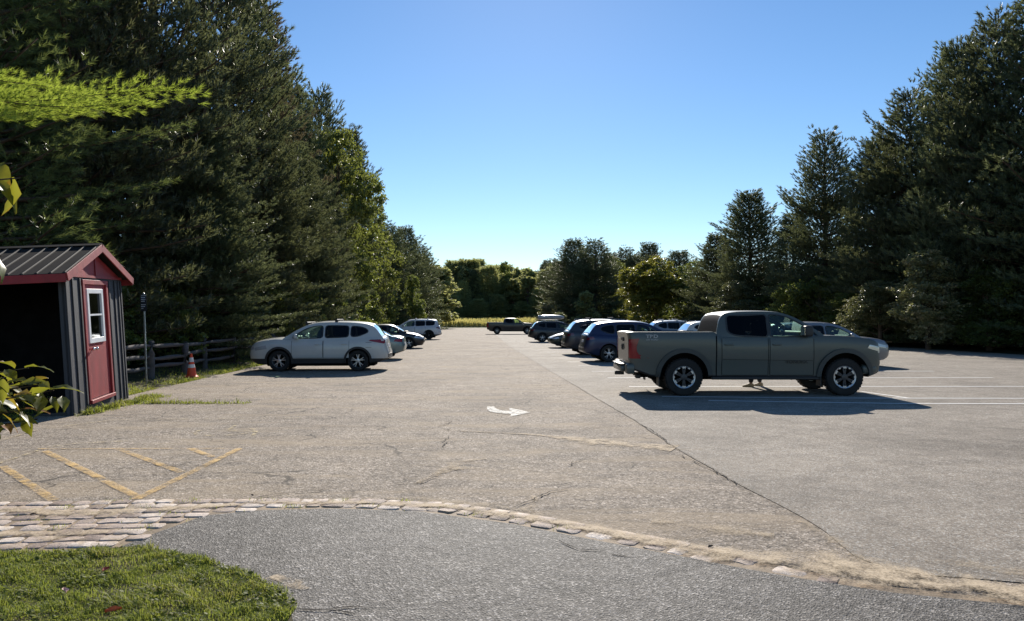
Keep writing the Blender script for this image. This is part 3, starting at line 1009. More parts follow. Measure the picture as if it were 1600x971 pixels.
    w = obj_bm('window_frame', bm, M['white_trim'], door)
    bm = bmesh.new()
    bm_box(bm, -.012, (wy0 + wy1) / 2, (wz0 + wz1) / 2, .006, wy1 - wy0 - .1, wz1 - wz0 - .1)
    obj_bm('pane', bm, M['glass_dark'], door)
    for yy in (1.0, 1.17):
        bm = bmesh.new()
        bm_tube(bm, [(0, yy, 1.13), (.05, yy, 1.13)], [.018, .014], 10)
        bmesh.ops.create_uvsphere(bm, u_segments=12, v_segments=8, radius=.034, matrix=Matrix.Translation((.075, yy, 1.13)))
        obj_bm('door_knob', bm, M['chrome'], door, smooth=40)
    # roof: two slopes of ribbed sheet
    OV, OG, RISE = .30, .16, .66
    z_e, z_r = H + .03, H + RISE
    sl = math.atan2(z_r - z_e, LEN / 2 + OV)
    for side in (0, 1):
        bm = bmesh.new()
        y_e = -OV if side == 0 else LEN + OV
        y_r = LEN / 2
        def rp(x, t, up=0):
            return Vector((x, y_e + (y_r - y_e) * t, z_e + (z_r - z_e) * t + up))
        a = [rp(OG, 0, .04), rp(OG, 1, .04), rp(-DEP - OG, 1, .04), rp(-DEP - OG, 0, .04)]
        b2 = [v - Vector((0, 0, .03)) for v in a]
        A = [bm.verts.new(v) for v in a]; B = [bm.verts.new(v) for v in b2]
        bm.faces.new(A); bm.faces.new(list(reversed(B)))
        for i in range(4):
            bm.faces.new((A[i], B[i], B[(i + 1) % 4], A[(i + 1) % 4]))
        bmesh.ops.recalc_face_normals(bm, faces=bm.faces)
        rf = obj_bm('roof', bm, M['metal_roof'], root)
        bm = bmesh.new()
        x = OG - .03
        while x > -DEP - OG:
            p0, p1 = rp(x, 0.0, .05), rp(x, 0.985, .05)
            mid = (p0 + p1) / 2
            bm_box(bm, mid.x, mid.y, mid.z, .028, (p1 - p0).length, .03, rot=Matrix.Rotation(sl if side == 0 else -sl, 4, 'X'), bevel=.006)
            x -= .23
        obj_bm('roof_rib', bm, M['rib_metal'], rf)
        # barge board
        bm = bmesh.new()
        for xx in (OG + .012, -DEP - OG - .012):
            p0, p1 = rp(xx, -.01, -.03), rp(xx, 1.0, -.03)
            mid = (p0 + p1) / 2
            bm_box(bm, mid.x, mid.y, mid.z, .024, (p1 - p0).length, .15, rot=Matrix.Rotation(sl if side == 0 else -sl, 4, 'X'), bevel=.003)
        # eave fascia and soffit
        yf = y_e - .014 if side == 0 else y_e + .014
        bm_box(bm, -DEP / 2, yf, z_e - .045, DEP + 2 * OG - .01, .024, .15, bevel=.003)
        obj_bm('fascia', bm, M['red_paint'], root)
    bm = bmesh.new()
    bm_box(bm, -DEP / 2, LEN / 2 - .07, z_r + .045, DEP + 2 * OG + .02, .16, .012, rot=Matrix.Rotation(sl, 4, 'X'))
    bm_box(bm, -DEP / 2, LEN / 2 + .07, z_r + .045, DEP + 2 * OG + .02, .16, .012, rot=Matrix.Rotation(-sl, 4, 'X'))
    obj_bm('ridge_cap', bm, M['metal_roof'], root)
shed()

# ------------------------------------------------------------------ split rail fence
def fence():
    root = empty('rail_fence', (-10.4, 21.0, 0))
    tag(root, 'weathered grey split rail fence along the verge between the shed and the parked cars', 'fence')
    rg = random.Random(5)
    pts = [(-9.6, 17.6), (-10.35, 19.3), (-10.45, 21.4), (-10.3, 23.3), (-10.75, 25.9), (-10.85, 28.9), (-10.9, 31.6), (-11.1, 34.4), (-11.3, 37.2), (-11.5, 40), (-11.7, 43)]
    W = [Vector((x, y, verge_z(x, y))) for x, y in pts]
    for i, p in enumerate(W):
        bm = bmesh.new()
        h = rg.uniform(.98, 1.12)
        n = 9
        rr = rg.uniform(.085, .105)
        bm_tube(bm, [(0, 0, -.3), (0, 0, .3), (rg.uniform(-.015, .015), 0, .7), (rg.uniform(-.02, .02), 0, h - .03), (0, 0, h)], [rr * 1.05, rr, rr * .97, rr * .93, rr * .7], n)
        for v in bm.verts:
            v.co.x += rg.uniform(-.008, .008); v.co.y += rg.uniform(-.008, .008)
        o = obj_bm('post', bm, M['rail_wood'], root)
        o.location = p - root.location
        o.rotation_euler = (rg.uniform(-.03, .03), rg.uniform(-.05, .03), rg.uniform(0, 3))
    for a, c in zip(W[:-1], W[1:]):
        for hz in (.30, .60, .90):
            bm = bmesh.new()
            d = (c - a)
            L = d.length
            s0, s1 = rg.uniform(-.05, .05), rg.uniform(-.05, .05)
            P = [(-L / 2 - .12, 0, 0), (-L / 4, 0, rg.uniform(-.02, .02)), (0, 0, rg.uniform(-.025, .02)), (L / 4, 0, rg.uniform(-.02, .02)), (L / 2 + .12, 0, 0)]
            bm_tube(bm, P, [.03, .062, .07, .062, .03], 6)
            for v in bm.verts:
                v.co.y *= .62
                v.co.z += rg.uniform(-.008, .008)
            o = obj_bm('rail', bm, M['rail_wood'], root)
            mid = (a + c) / 2
            o.location = mid + Vector((0, 0, hz + (s0 + s1) / 2)) - root.location
            o.rotation_euler = (0, -math.atan2(d.z + (s1 - s0), math.hypot(d.x, d.y)), math.atan2(d.y, d.x))
fence()

# ------------------------------------------------------------------ sign on a post
def signpost():
    p = G(229, 601)
    root = empty('signpost', (p.x, p.y, 0.02))
    root.rotation_euler = (0, R(-2.2), 0)
    tag(root, 'narrow black sign with rows of white lettering on a thin steel post', 'sign')
    bm = bmesh.new()
    bm_box(bm, 0, 0, 1.2, .045, .03, 2.5, bevel=.004)
    obj_bm('post', bm, M['steel'], root)
    bm = bmesh.new()
    bm_box(bm, 0, -.02, 2.19, .16, .008, .46, bevel=.003)
    pl = obj_bm('sign_panel', bm, M['sign_black'], root)
    rg = random.Random(4)
    bm = bmesh.new()
    z = 2.385
    for k in range(8):
        if k == 4:
            z -= .045
        w = [.135, .12, .13, .11, 0, .13, .11, .05][k]
        if w:
            x = -.065
            while x < -.065 + w - .01:
                l = rg.uniform(.012, .035)
                bm_box(bm, x + l / 2, -.0255, z, l, .002, .017)
                x += l + .007
            z -= .05
    obj_bm('lettering', bm, M['sign_white'], pl)
signpost()

# ------------------------------------------------------------------ traffic cone
def cone():
    p = G(299.5, 592)
    root = empty('traffic_cone', (p.x, p.y, .03))
    root.rotation_euler = (.0, R(-1.5), .4)
    tag(root, 'orange traffic cone with two white bands standing in front of the rail fence', 'traffic cone')
    bm = bmesh.new()
    bm_box(bm, 0, 0, .02, .37, .37, .035, bevel=.012, seg=2)
    obj_bm('base', bm, M['cone_orange'], root)
    bm = bmesh.new()
    def rad(z): return .145 - (.145 - .028) * (z - .035) / .68
    prof = [.036, .1, .3, .5, .65, .71]
    bm_tube(bm, [(0, 0, z) for z in prof], [rad(z) + (.015 if z < .05 else 0) for z in prof], 24)
    obj_bm('cone_body', bm, M['cone_orange'], root)
    for z0, z1 in ((.30, .40), (.47, .60)):
        bm = bmesh.new()
        bm_tube(bm, [(0, 0, z0), (0, 0, z1)], [rad(z0) + .003, rad(z1) + .003], 24, cap=False)
        obj_bm('white_band', bm, M['cone_white'], root)
cone()
# ------------------------------------------------------------------ vehicles
def lin(tab, x):
    if x <= tab[0][0]: return tab[0][1]
    for (a, va), (c, vc) in zip(tab[:-1], tab[1:]):
        if x <= c:
            return va + (vc - va) * (x - a) / (c - a)
    return tab[-1][1]

def smooth_tab(tab, x, w=.08):
    return (lin(tab, x - w) + 2 * lin(tab, x) + lin(tab, x + w)) / 4

def proj(bvh, grid, d, off, name, mat, parent, thick=0.0, both=True):
    """lay a grid of points on the body by casting rays along d; a second object mirrors it if both; returns (own side, mirrored)"""
    out = []
    for n_, side in enumerate((1, -1) if both else (1,)):
        par = parent[min(n_, len(parent) - 1)] if isinstance(parent, list) else parent
        bm = bmesh.new()
        dd = Vector((d.x, d.y * side, d.z))
        V = []
        for row in grid:
            r = []
            for p in row:
                h = bvh.ray_cast(Vector((p.x, p.y * side, p.z)), dd)
                r.append(None if h[0] is None else bm.verts.new(h[0] - dd * off))
            V.append(r)
        for a, c in zip(V[:-1], V[1:]):
            for k in range(len(a) - 1):
                q = [a[k], a[k + 1], c[k + 1], c[k]]
                if all(v is not None for v in q):
                    bm.faces.new(q)
        for v in [v for v in bm.verts if not v.link_faces]:
            bm.verts.remove(v)
        if not bm.faces:
            bm.free()
            continue
        if thick:
            ed = [e for e in bm.edges if len(e.link_faces) == 1]
            r = bmesh.ops.extrude_edge_only(bm, edges=ed)
            for g in r['geom']:
                if isinstance(g, bmesh.types.BMVert):
                    g.co += dd * thick
        bmesh.ops.recalc_face_normals(bm, faces=bm.faces)
        out.append(obj_bm(name, bm, mat, par, smooth=50))
    return out

def quadgrid(c, nx, nz, y=None, x=None):
    """bilinear grid from 4 corners given in (x,z) at side distance y, or (y,z) at distance x"""
    rows = []
    for j in range(nz + 1):
        v = j / nz
        r = []
        for i in range(nx + 1):
            u = i / nx
            a = [(c[0][k] * (1 - u) + c[1][k] * u) * (1 - v) + (c[3][k] * (1 - u) + c[2][k] * u) * v for k in (0, 1)]
            r.append(Vector((a[0], y, a[1])) if y is not None else Vector((x, a[0], a[1])))
        rows.append(r)
    return rows

def poly_fill(outer, holes, yfn, mat_name):
    bm = bmesh.new()
    def loop(P):
        vs = [bm.verts.new((p[0], 0, p[1])) for p in P]
        return [bm.edges.new((vs[i], vs[(i + 1) % len(vs)])) for i in range(len(vs))]
    es = loop(outer)
    for h in holes:
        es += loop(h)
    bmesh.ops.triangle_fill(bm, use_beauty=True, use_dissolve=False, edges=es)
    return bm

def dense(P, step=.12, closed=True):
    out = []
    n = len(P)
    for i in range(n if closed else n - 1):
        a, c = P[i], P[(i + 1) % n]
        m = max(1, int(math.hypot(c[0] - a[0], c[1] - a[1]) / step))
        for k in range(m):
            t = k / m
            out.append((a[0] + (c[0] - a[0]) * t, a[1] + (c[1] - a[1]) * t))
    if not closed: out.append(P[-1])
    return out

def chaikin(P, it=1, closed=True, rad=.07):
    for _ in range(it):
        Q = []
        n = len(P)
        if not closed: Q.append(P[0])
        for i in (range(n) if closed else range(1, n - 1)):
            p, a, c = P[i], P[i - 1], P[(i + 1) % n]
            for q, first in ((a, True), (c, False)):
                l = math.hypot(q[0] - p[0], q[1] - p[1])
                t = min(rad / max(l, 1e-6), .3)
                Q.append((p[0] + (q[0] - p[0]) * t, p[1] + (q[1] - p[1]) * t))
        if not closed: Q.append(P[-1])
        P = Q
        rad *= .5
    return P

def wheel(parent, x, y, r, side, rim_r, style, spoke_mat, w=.23):
    """tyre mesh with the rim as its child"""
    bm = bmesh.new()
    prof = [(rim_r * .96, .0), (rim_r * 1.02, .028), (r * .86, .045), (r * .965, .03), (r, -.0), (r, .0 - w * .25), (r, -w * .75 + .0), (r * .965, -w + .0), (r * .8, -w + .02), (rim_r, -w + .03)]
    seg = 40
    rings = []
    for (rr, yy) in prof:
        rings.append([bm.verts.new((rr * math.cos(2 * math.pi * k / seg), yy, rr * math.sin(2 * math.pi * k / seg))) for k in range(seg)])
    for a, c in zip(rings[:-1], rings[1:]):
        for k in range(seg):
            bm.faces.new((a[k], a[(k + 1) % seg], c[(k + 1) % seg], c[k])).smooth = True
    # tread blocks on the shoulder
    if style == 'truck':
        for k in range(36):
            a = 2 * math.pi * k / 36
            bm_box(bm, (r + .002) * math.cos(a), -w * .5, (r + .002) * math.sin(a), .018, w * 1.0, .045, rot=Matrix.Rotation(-a, 4, 'Y'))
    bmesh.ops.recalc_face_normals(bm, faces=bm.faces)
    for v in bm.verts:
        v.co.y *= side
    bmesh.ops.recalc_face_normals(bm, faces=bm.faces)
    t = obj_bm('wheel', bm, M['rubber'], parent, smooth=40)
    t.location = (x, y, r)
    # rim
    bm = bmesh.new()
    def ring(prof, seg=40, mi=0):
        rr_ = []
        for (rr, yy) in prof:
            rr_.append([bm.verts.new((rr * math.cos(2 * math.pi * k / seg), yy, rr * math.sin(2 * math.pi * k / seg))) for k in range(seg)])
        for a, c in zip(rr_[:-1], rr_[1:]):
            for k in range(seg):
                f = bm.faces.new((a[k], a[(k + 1) % seg], c[(k + 1) % seg], c[k])); f.smooth = True; f.material_index = mi
    ring([(rim_r * 1.01, .012), (rim_r * .97, .024), (rim_r * .86 if style == 'truck' else rim_r * .93, .012), (rim_r * .84 if style == 'truck' else rim_r * .9, -.05), (rim_r * .82, -.15)])
    ring([(rim_r * .84, -.15), (.001, -.16)], mi=1)
    ring([(.075, .0), (.07, .014), (.03, .02), (.001, .02)], 20, mi=2 if style == 'truck' else 0)
    if style == 'truck':
        for k in range(6):
            a = 2 * math.pi * (k + .5) / 6
            for da in (-.13, .13):
                b_ = a + da
                L = rim_r * .80
                bm_box(bm, L * .55 * math.cos(b_), -.01, L * .55 * math.sin(b_), L * .88, .035, .038, rot=Matrix.Rotation(-b_, 4, 'Y'), mi=2, bevel=.006)
            bm_box(bm, rim_r * .83 * math.cos(a), .006, rim_r * .83 * math.sin(a), .05, .03, .085, rot=Matrix.Rotation(-a, 4, 'Y'), mi=0, bevel=.006)
            a2 = a + math.pi / 6
            bm_box(bm, rim_r * .86 * math.cos(a2), .008, rim_r * .86 * math.sin(a2), .035, .02, .05, rot=Matrix.Rotation(-a2, 4, 'Y'), mi=0, bevel=.005)
    else:
        ns = 5
        for k in range(ns):
            a = 2 * math.pi * k / ns + .3
            for da in (-.2, .2):
                p0 = Vector((.05 * math.cos(a), 0, .05 * math.sin(a)))
                p1 = Vector((rim_r * .93 * math.cos(a + da), 0, rim_r * .93 * math.sin(a + da)))
                m_ = (p0 + p1) / 2
                dd = p1 - p0
                an = math.atan2(dd.z, dd.x)
                bm_box(bm, m_.x, -.004, m_.z, dd.length, .028, .030, rot=Matrix.Rotation(-an, 4, 'Y'), mi=0, bevel=.005)
    bmesh.ops.recalc_face_normals(bm, faces=bm.faces)
    for v in bm.verts:
        v.co.y *= side
    bmesh.ops.recalc_face_normals(bm, faces=bm.faces)
    obj_bm('rim', bm, [spoke_mat, M['arch'], M['alloy_dark']], t, smooth=40)

def text_mesh(body, size, mat, parent, loc, name='lettering', bold=0.0, shear=0.0, width=1.0, rot=None):
    cu = bpy.data.curves.new('lettering', 'FONT')
    cu.body = body
    cu.size = size
    cu.offset = bold
    cu.extrude = 0.002
    cu.shear = shear
    tmp = bpy.data.objects.new('tmp_text', cu)
    C.objects.link(tmp)
    bpy.context.view_layer.update()
    dg = bpy.context.evaluated_depsgraph_get()
    me = bpy.data.meshes.new_from_object(tmp.evaluated_get(dg))
    bpy.data.objects.remove(tmp)
    for v in me.vertices:
        v.co.x *= width
    me.materials.clear()
    me.materials.append(mat)
    o = bpy.data.objects.new(name, me)
    link(o, parent)
    o.location = loc
    o.rotation_euler = rot or (R(90), 0, 0)
    return o

def vehicle(name, S, paint, loc, heading, label, cat, group=None, scale=(1, 1, 1)):
    root = empty(name, loc, heading)
    tag(root, label, cat, group)
    L, W = S['L'], S['W']
    top, bot, clad = S['top'], S['bot'], S['clad']
    hw = W / 2
    re = S.get('re', .55)
    def width(x):
        k = 1.0
        for d in (x, L - x):
            if d < re:
                t = 1 - d / re
                k *= 1 - S.get('rk', .30) * (1 - math.sqrt(max(0, 1 - t ** 2.4)))
        return hw * k
    def lean(x, z):
        s = 0.0
        if x < .6: s += -lin(S['rear_lean'], z) * (1 - x / .6) ** 1.5
        if x > L - .7: s += lin(S['front_lean'], z) * (1 - (L - x) / .7) ** 1.5
        return s
    st = [0, .02, .06, .12, .2, .3, .45, .6]
    xs = sorted(set([round(v, 3) for v in st] + [round(L - v, 3) for v in st] + [round(.6 + (L - 1.2) * i / 26, 3) for i in range(27)] + [round(v, 3) for v in S.get('xs', [])]))
    crown = S.get('crown', .06)
    rm = S.get('ring', [(.0, .86), (.05, .95), (None, .972), (.34, .992), (.5, 1.0), (.66, 1.0), (.80, .988), (.92, .968), (1.0, .925)])
    bm = bmesh.new()
    rings = []
    for x in xs:
        zs = smooth_tab(top, x, .05); zb = lin(bot, x); w = width(x)
        pts = []
        for fz, fy in rm:
            z = clad if fz is None else zb + (zs - zb) * fz
            if fz is None: z = max(z, zb + .06 * (zs - zb))
            pts.append((w * fy, z))
        pts.append((w * .72, zs + crown * .55)); pts.append((w * .38, zs + crown * .9))
        ring = [bm.verts.new((x + lean(x, zb), 0, zb))]
        ring += [bm.verts.new((x + lean(x, z), -y, z)) for y, z in pts]
        ring += [bm.verts.new((x + lean(x, zs + crown), 0, zs + crown))]
        ring += [bm.verts.new((x + lean(x, z), y, z)) for y, z in reversed(pts)]
        rings.append(ring)
    nr = len(rings[0])
    ci = [i for i, (a, _) in enumerate(rm) if a is None][0] + 1
    for a, c in zip(rings[:-1], rings[1:]):
        for k in range(nr):
            k2 = (k + 1) % nr
            f = bm.faces.new((a[k], a[k2], c[k2], c[k]))
            f.material_index = 2 if (k < ci or k >= nr - ci) else 0
    # end caps as strips
    for ring in (rings[0], rings[-1]):
        half = nr // 2
        for k in range(half):
            q = [ring[k], ring[k + 1], ring[(nr - k - 1) % nr], ring[(nr - k) % nr]]
            q = list(dict.fromkeys(q))
            if len(q) >= 3:
                f = bm.faces.new(q)
                f.material_index = 2 if k < ci else 0
    bmesh.ops.recalc_face_normals(bm, faces=bm.faces)
    bvh = BVHTree.FromBMesh(bm)
    body = obj_bm('body', bm, [paint, M['arch'], S.get('cladmat', M['black_plastic'])], root)
    # cut the wheel arches (and the load bed)
    bc = bmesh.new()
    Rw = S['Rw']
    for wx in S['wheels']:
        for s in (-1, 1):
            r = bmesh.ops.create_cone(bc, cap_ends=True, segments=40, radius1=Rw + S.get('gap', .055), radius2=Rw + S.get('gap', .055), depth=.42,
                                      matrix=Matrix.Translation((wx, s * (hw - .12), Rw + .01)) @ Matrix.Rotation(R(90), 4, 'X'))
            # open the arch downwards
            for v in r['verts']:
                if v.co.z < Rw - .1:
                    v.co.z -= .5
    if 'bed' in S:
        x0, x1, z0 = S['bed']
        bm_box(bc, (x0 + x1) / 2, 0, z0 + 1.0, x1 - x0, W - .26, 2.0, bevel=.02)
    for f in bc.faces: f.material_index = 1
    cut = obj_bm('cutter', bc, [paint, M['arch']], root)
    mod = body.modifiers.new('cut', 'BOOLEAN')
    mod.operation = 'DIFFERENCE'; mod.solver = 'EXACT'; mod.object = cut
    bpy.context.view_layer.update()
    dg = bpy.context.evaluated_depsgraph_get()
    me = bpy.data.meshes.new_from_object(body.evaluated_get(dg))
    body.modifiers.clear()
    body.data = me
    bpy.data.objects.remove(cut)
    me.polygons.foreach_set('use_smooth', [True] * len(me.polygons))
    me.set_sharp_from_angle(angle=R(38))
    # ---- greenhouse
    gh = S['cabin']           # outline (x,z): rear base -> roof -> front base
    ghs = chaikin(gh, 2, closed=False, rad=.16)
    zb0 = min(gh[0][1], gh[-1][1])
    tum = S.get('tumble', .38)
    gx0, gx1 = gh[0][0], gh[-1][0]
    def gy(x, z):
        t = (x - (gx0 + gx1) / 2) / ((gx1 - gx0) / 2)
        return hw * .94 - tum * max(0, z - zb0) - .03 * t * t - .03 * max(0, t) ** 4 * 2
    outer = dense([(p[0], p[1]) for p in ghs] + [(gx1 - .02, gh[-1][1] - .06), (gx0 + .02, gh[0][1] - .06)], .10)
    wins = [chaikin(w_, 2, rad=S.get('wrad', .06)) for w_ in S['windows']]
    winsd = [dense(w_, .10) for w_ in wins]
    bm = bmesh.new()
    for s in (-1, 1):
        b1 = poly_fill(outer, winsd, None, None)
        tmp = bpy.data.meshes.new('tmp')
        for v in b1.verts:
            v.co.y = s * gy(v.co.x, v.co.z)
        b1.to_mesh(tmp); b1.free()
        bm.from_mesh(tmp)
        bpy.data.meshes.remove(tmp)
    # keep only faces outside the windows (triangle_fill already leaves holes)
    # roof strip
    P = dense(ghs, .08, closed=False)
    cols = [-1, -.93, -.86, -.5, 0, .5, .86, .93, 1]
    crn = S.get('rcrown', .05)
    rows = []
    for (x, z) in P:
        yw = gy(x, z)
        rows.append([bm.verts.new((x, c * yw, z + crn * (1 - abs(c) ** 2.2) * min(1, (z - zb0) / .3))) for c in cols])
    ri, fi = S['rear_glass'], S['front_glass']     # z ranges, x ranges
    gl_r, gl_f = [], []
    for i in range(len(P) - 1):
        xm, zm = (P[i][0] + P[i + 1][0]) / 2, (P[i][1] + P[i + 1][1]) / 2
        for k in range(len(cols) - 1):
            q = (rows[i][k], rows[i][k + 1], rows[i + 1][k + 1], rows[i + 1][k])
            inner = 1 <= k <= len(cols) - 3 and not (k in (0,))
            inner = 1 < k < len(cols) - 3 or k in (1, len(cols) - 3)
            if inner and xm < ri[0] and ri[1] < zm < ri[2]:
                gl_r.append([v.co.copy() for v in q]); continue
            if inner and xm > fi[0] and fi[1] < zm < fi[2]:
                gl_f.append([v.co.copy() for v in q]); continue
            bm.faces.new(q)
    bmesh.ops.remove_doubles(bm, verts=bm.verts, dist=.004)
    bmesh.ops.recalc_face_normals(bm, faces=bm.faces)
    obj_bm('cabin', bm, paint, root, smooth=38)
    for nm, gl, mt in (('rear_window', gl_r, S.get('rg', M['glass_dark'])), ('windshield', gl_f, M['glass_clear'])):
        if not gl: continue
        b2 = bmesh.new()
        for q in gl:
            b2.faces.new([b2.verts.new(v * 1.0) for v in q])
        bmesh.ops.remove_doubles(b2, verts=b2.verts, dist=.001)
        obj_bm(nm, b2, mt, root, smooth=60)
    for i, w_ in enumerate(winsd):
        n = len(w_)
        cxw = sum(p[0] for p in w_) / n; czw = sum(p[1] for p in w_) / n
        for s in (-1, 1):
            b2 = bmesh.new()
            b2.faces.new([b2.verts.new((p[0], s * (gy(p[0], p[1]) - .012), p[1])) for p in w_])
            bmesh.ops.triangulate(b2, faces=b2.faces)
            wo = obj_bm('side_window', b2, S['wglass'][i], root)
            b3 = bmesh.new()
            ins, outs = [], []
            for p in w_:
                ox, oz = p[0] - cxw, p[1] - czw
                l = math.hypot(ox, oz)
                k0 = (l - .028) / l; k1 = (l + .012) / l
                xi, zi = cxw + ox * k0, czw + oz * k0
                xo, zo = cxw + ox * k1, czw + oz * k1
                ins.append(b3.verts.new((xi, s * (gy(xi, zi) + .004), zi)))
                outs.append(b3.verts.new((xo, s * (gy(xo, zo) + .004), zo)))
            for k in range(n):
                b3.faces.new((ins[k], ins[(k + 1) % n], outs[(k + 1) % n], outs[k]))
            obj_bm('window_frame', b3, M['black_plastic'], wo)
    # ---- seats
    for sx in S['seats']:
        for sy in (-.36, .36):
            bm = bmesh.new()
            bm_box(bm, sx, sy, zb0 - .12 + .18, .14, .5, .50, rot=Matrix.Rotation(R(-12), 4, 'Y'), bevel=.05, seg=2)
            bm_box(bm, sx - .06, sy, zb0 + .33, .1, .26, .17, rot=Matrix.Rotation(R(-10), 4, 'Y'), bevel=.04, seg=2)
            obj_bm('seat', bm, M['seat'], root, smooth=40)
    # steering wheel and dashboard
    bm = bmesh.new()
    dx = S['seats'][0] + .62
    bm_box(bm, dx + .28, 0, zb0 + .03, .45, W * .78, .16, bevel=.04, seg=2)
    for k in range(20):
        a0, a1 = 2 * math.pi * k / 20, 2 * math.pi * (k + 1) / 20
        bm_tube(bm, [(dx + .05 * math.sin(a0), .38 + .18 * math.cos(a0), zb0 + .08 + .17 * math.sin(a0)), (dx + .05 * math.sin(a1), .38 + .18 * math.cos(a1), zb0 + .08 + .17 * math.sin(a1))], .014, 6, cap=False)
    obj_bm('dashboard', bm, M['black_plastic'], root)
    # ---- wheels
    for wx in S['wheels']:
        for s in (-1, 1):
            wheel(root, wx, s * (hw - .02 - .035), Rw, s, S['rim'], S.get('wstyle', 'car'), S.get('rimmat', M['alloy']))
    # underbody and axles
    bm = bmesh.new()
    zu = lin(bot, L / 2)
    bm_box(bm, L / 2, 0, zu - .02, L * .80, W * .46, .12, bevel=.03)
    for wx in S['wheels']:
        bm_tube(bm, [(wx, -hw + .1, Rw), (wx, hw - .1, Rw)], .05, 8)
    if S.get('truckish'):
        bmesh.ops.create_uvsphere(bm, u_segments=12, v_segments=8, radius=.16, matrix=Matrix.Translation((S['wheels'][0], 0, Rw - .02)))
        bm_box(bm, .55, -.4, .46, .5, .22, .16, bevel=.04)
    obj_bm('underbody', bm, M['arch'], root)
    # ---- doors as raised panels with gap lines and handles
    for (x0, x1, z0, z1) in S['doors']:
        grid = quadgrid([(x0, z0), (x1, z0), (x1, z1), (x0, z1)], 10, 8, y=-3)
        dr = proj(bvh, grid, Vector((0, 1, 0)), .006, 'door', paint, root, thick=.008)
        for (a, c) in (((x0, z0), (x0, z1)), ((x1, z0), (x1, z1)), ((x0, z0), (x1, z0))):
            if a[0] == c[0]:
                cs = [(a[0] - .005, a[1]), (a[0] + .005, a[1]), (c[0] + .005, c[1]), (c[0] - .005, c[1])]
                g_ = quadgrid(cs, 1, 10, y=-3)
            else:
                cs = [(a[0], a[1] - .005), (c[0], c[1] - .005), (c[0], c[1] + .005), (a[0], a[1] + .005)]
                g_ = quadgrid(cs, 12, 1, y=-3)
            proj(bvh, g_, Vector((0, 1, 0)), .0095, 'panel_gap', M['seam'], dr)
        hx, hz = x0 + .16, z1 - S.get('hdrop', .12)
        for n_, s in enumerate((-1, 1)):
            h = bvh.ray_cast(Vector((hx, s * 3, hz)), Vector((0, -s, 0)))
            if h[0] is None or n_ >= len(dr): continue
            hb = bmesh.new()
            bm_box(hb, hx, h[0].y + s * .03, hz, .2, .026, .035, bevel=.01, seg=2)
            bm_box(hb, hx - .07, h[0].y + s * .012, hz, .03, .03, .03)
            bm_box(hb, hx + .07, h[0].y + s * .012, hz, .03, .03, .03)
            obj_bm('handle', hb, S.get('handlemat', paint), dr[n_], smooth=40)
    # ---- arch flares
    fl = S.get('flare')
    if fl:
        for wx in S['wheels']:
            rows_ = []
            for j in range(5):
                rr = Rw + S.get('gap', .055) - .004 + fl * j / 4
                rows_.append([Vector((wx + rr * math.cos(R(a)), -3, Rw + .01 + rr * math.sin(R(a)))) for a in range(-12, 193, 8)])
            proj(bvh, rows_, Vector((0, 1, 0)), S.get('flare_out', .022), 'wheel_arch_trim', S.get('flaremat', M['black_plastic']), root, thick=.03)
    for it in S.get('side_patch', []):
        nm, corners, mt, off = it
        proj(bvh, quadgrid(corners, 6, 6, y=-3), Vector((0, 1, 0)), off, nm, M[mt] if isinstance(mt, str) else mt, root, thick=off * .8)
    for it in S.get('rear_patch', []):
        nm, corners, mt, off, both = it
        g_ = quadgrid(corners, 8, 6, x=-3)
        proj(bvh, g_, Vector((1, 0, 0)), off, nm, M[mt] if isinstance(mt, str) else mt, root, thick=off * .8, both=both)
    for it in S.get('front_patch', []):
        nm, corners, mt, off, both = it
        g_ = quadgrid(corners, 8, 6, x=L + 3)
        proj(bvh, g_, Vector((-1, 0, 0)), off, nm, M[mt] if isinstance(mt, str) else mt, root, thick=off * .8, both=both)
    # ---- mirrors
    mx, mz = S['mirror']
    for s in (-1, 1):
        bm = bmesh.new()
        yy = gy(mx, mz)
        sc = S.get('msize', 1.0)
        bm_box(bm, mx, s * (yy + .16), mz + .06, .13 * sc, .22 * sc, .17 * sc, bevel=.045, seg=3)
        bm_box(bm, mx + .01, s * (yy + .03), mz + .0, .07, .14, .05, bevel=.015)
        mo = obj_bm('mirror', bm, S.get('mirrormat', paint), root, smooth=50)
        bm = bmesh.new()
        bm_box(bm, mx - .067 * sc, s * (yy + .165), mz + .06, .006, .17 * sc, .12 * sc)
        obj_bm('mirror_glass', bm, M['chrome'], mo)
    # ---- roof rails
    for rl in S.get('rails', []):
        x0, x1, zr = rl
        for s in (-1, 1):
            bm = bmesh.new()
            yw = gy((x0 + x1) / 2, zr) - .07
            bm_tube(bm, [(x0, s * yw, zr + .01), (x0 + .1, s * yw, zr + .055), ((x0 + x1) / 2, s * yw, zr + .075), (x1 - .12, s * yw, zr + .04), (x1, s * yw, zr - .01)], .016, 6)
            obj_bm('roof_rail', bm, S.get('railmat', M['alloy']), root)
    for xc, zc in S.get('crossbars', []):
        bm = bmesh.new()
        yw = gy(xc, zc) + .03
        bm_box(bm, xc, 0, zc + .09, .07, 2 * yw, .03, bevel=.01)
        for s in (-1, 1):
            bm_box(bm, xc, s * (yw - .07), zc + .04, .10, .06, .1, bevel=.015)
        obj_bm('crossbar', bm, S.get('barmat', M['black_plastic']), root)
    root.scale = scale
    return root, bvh, gy

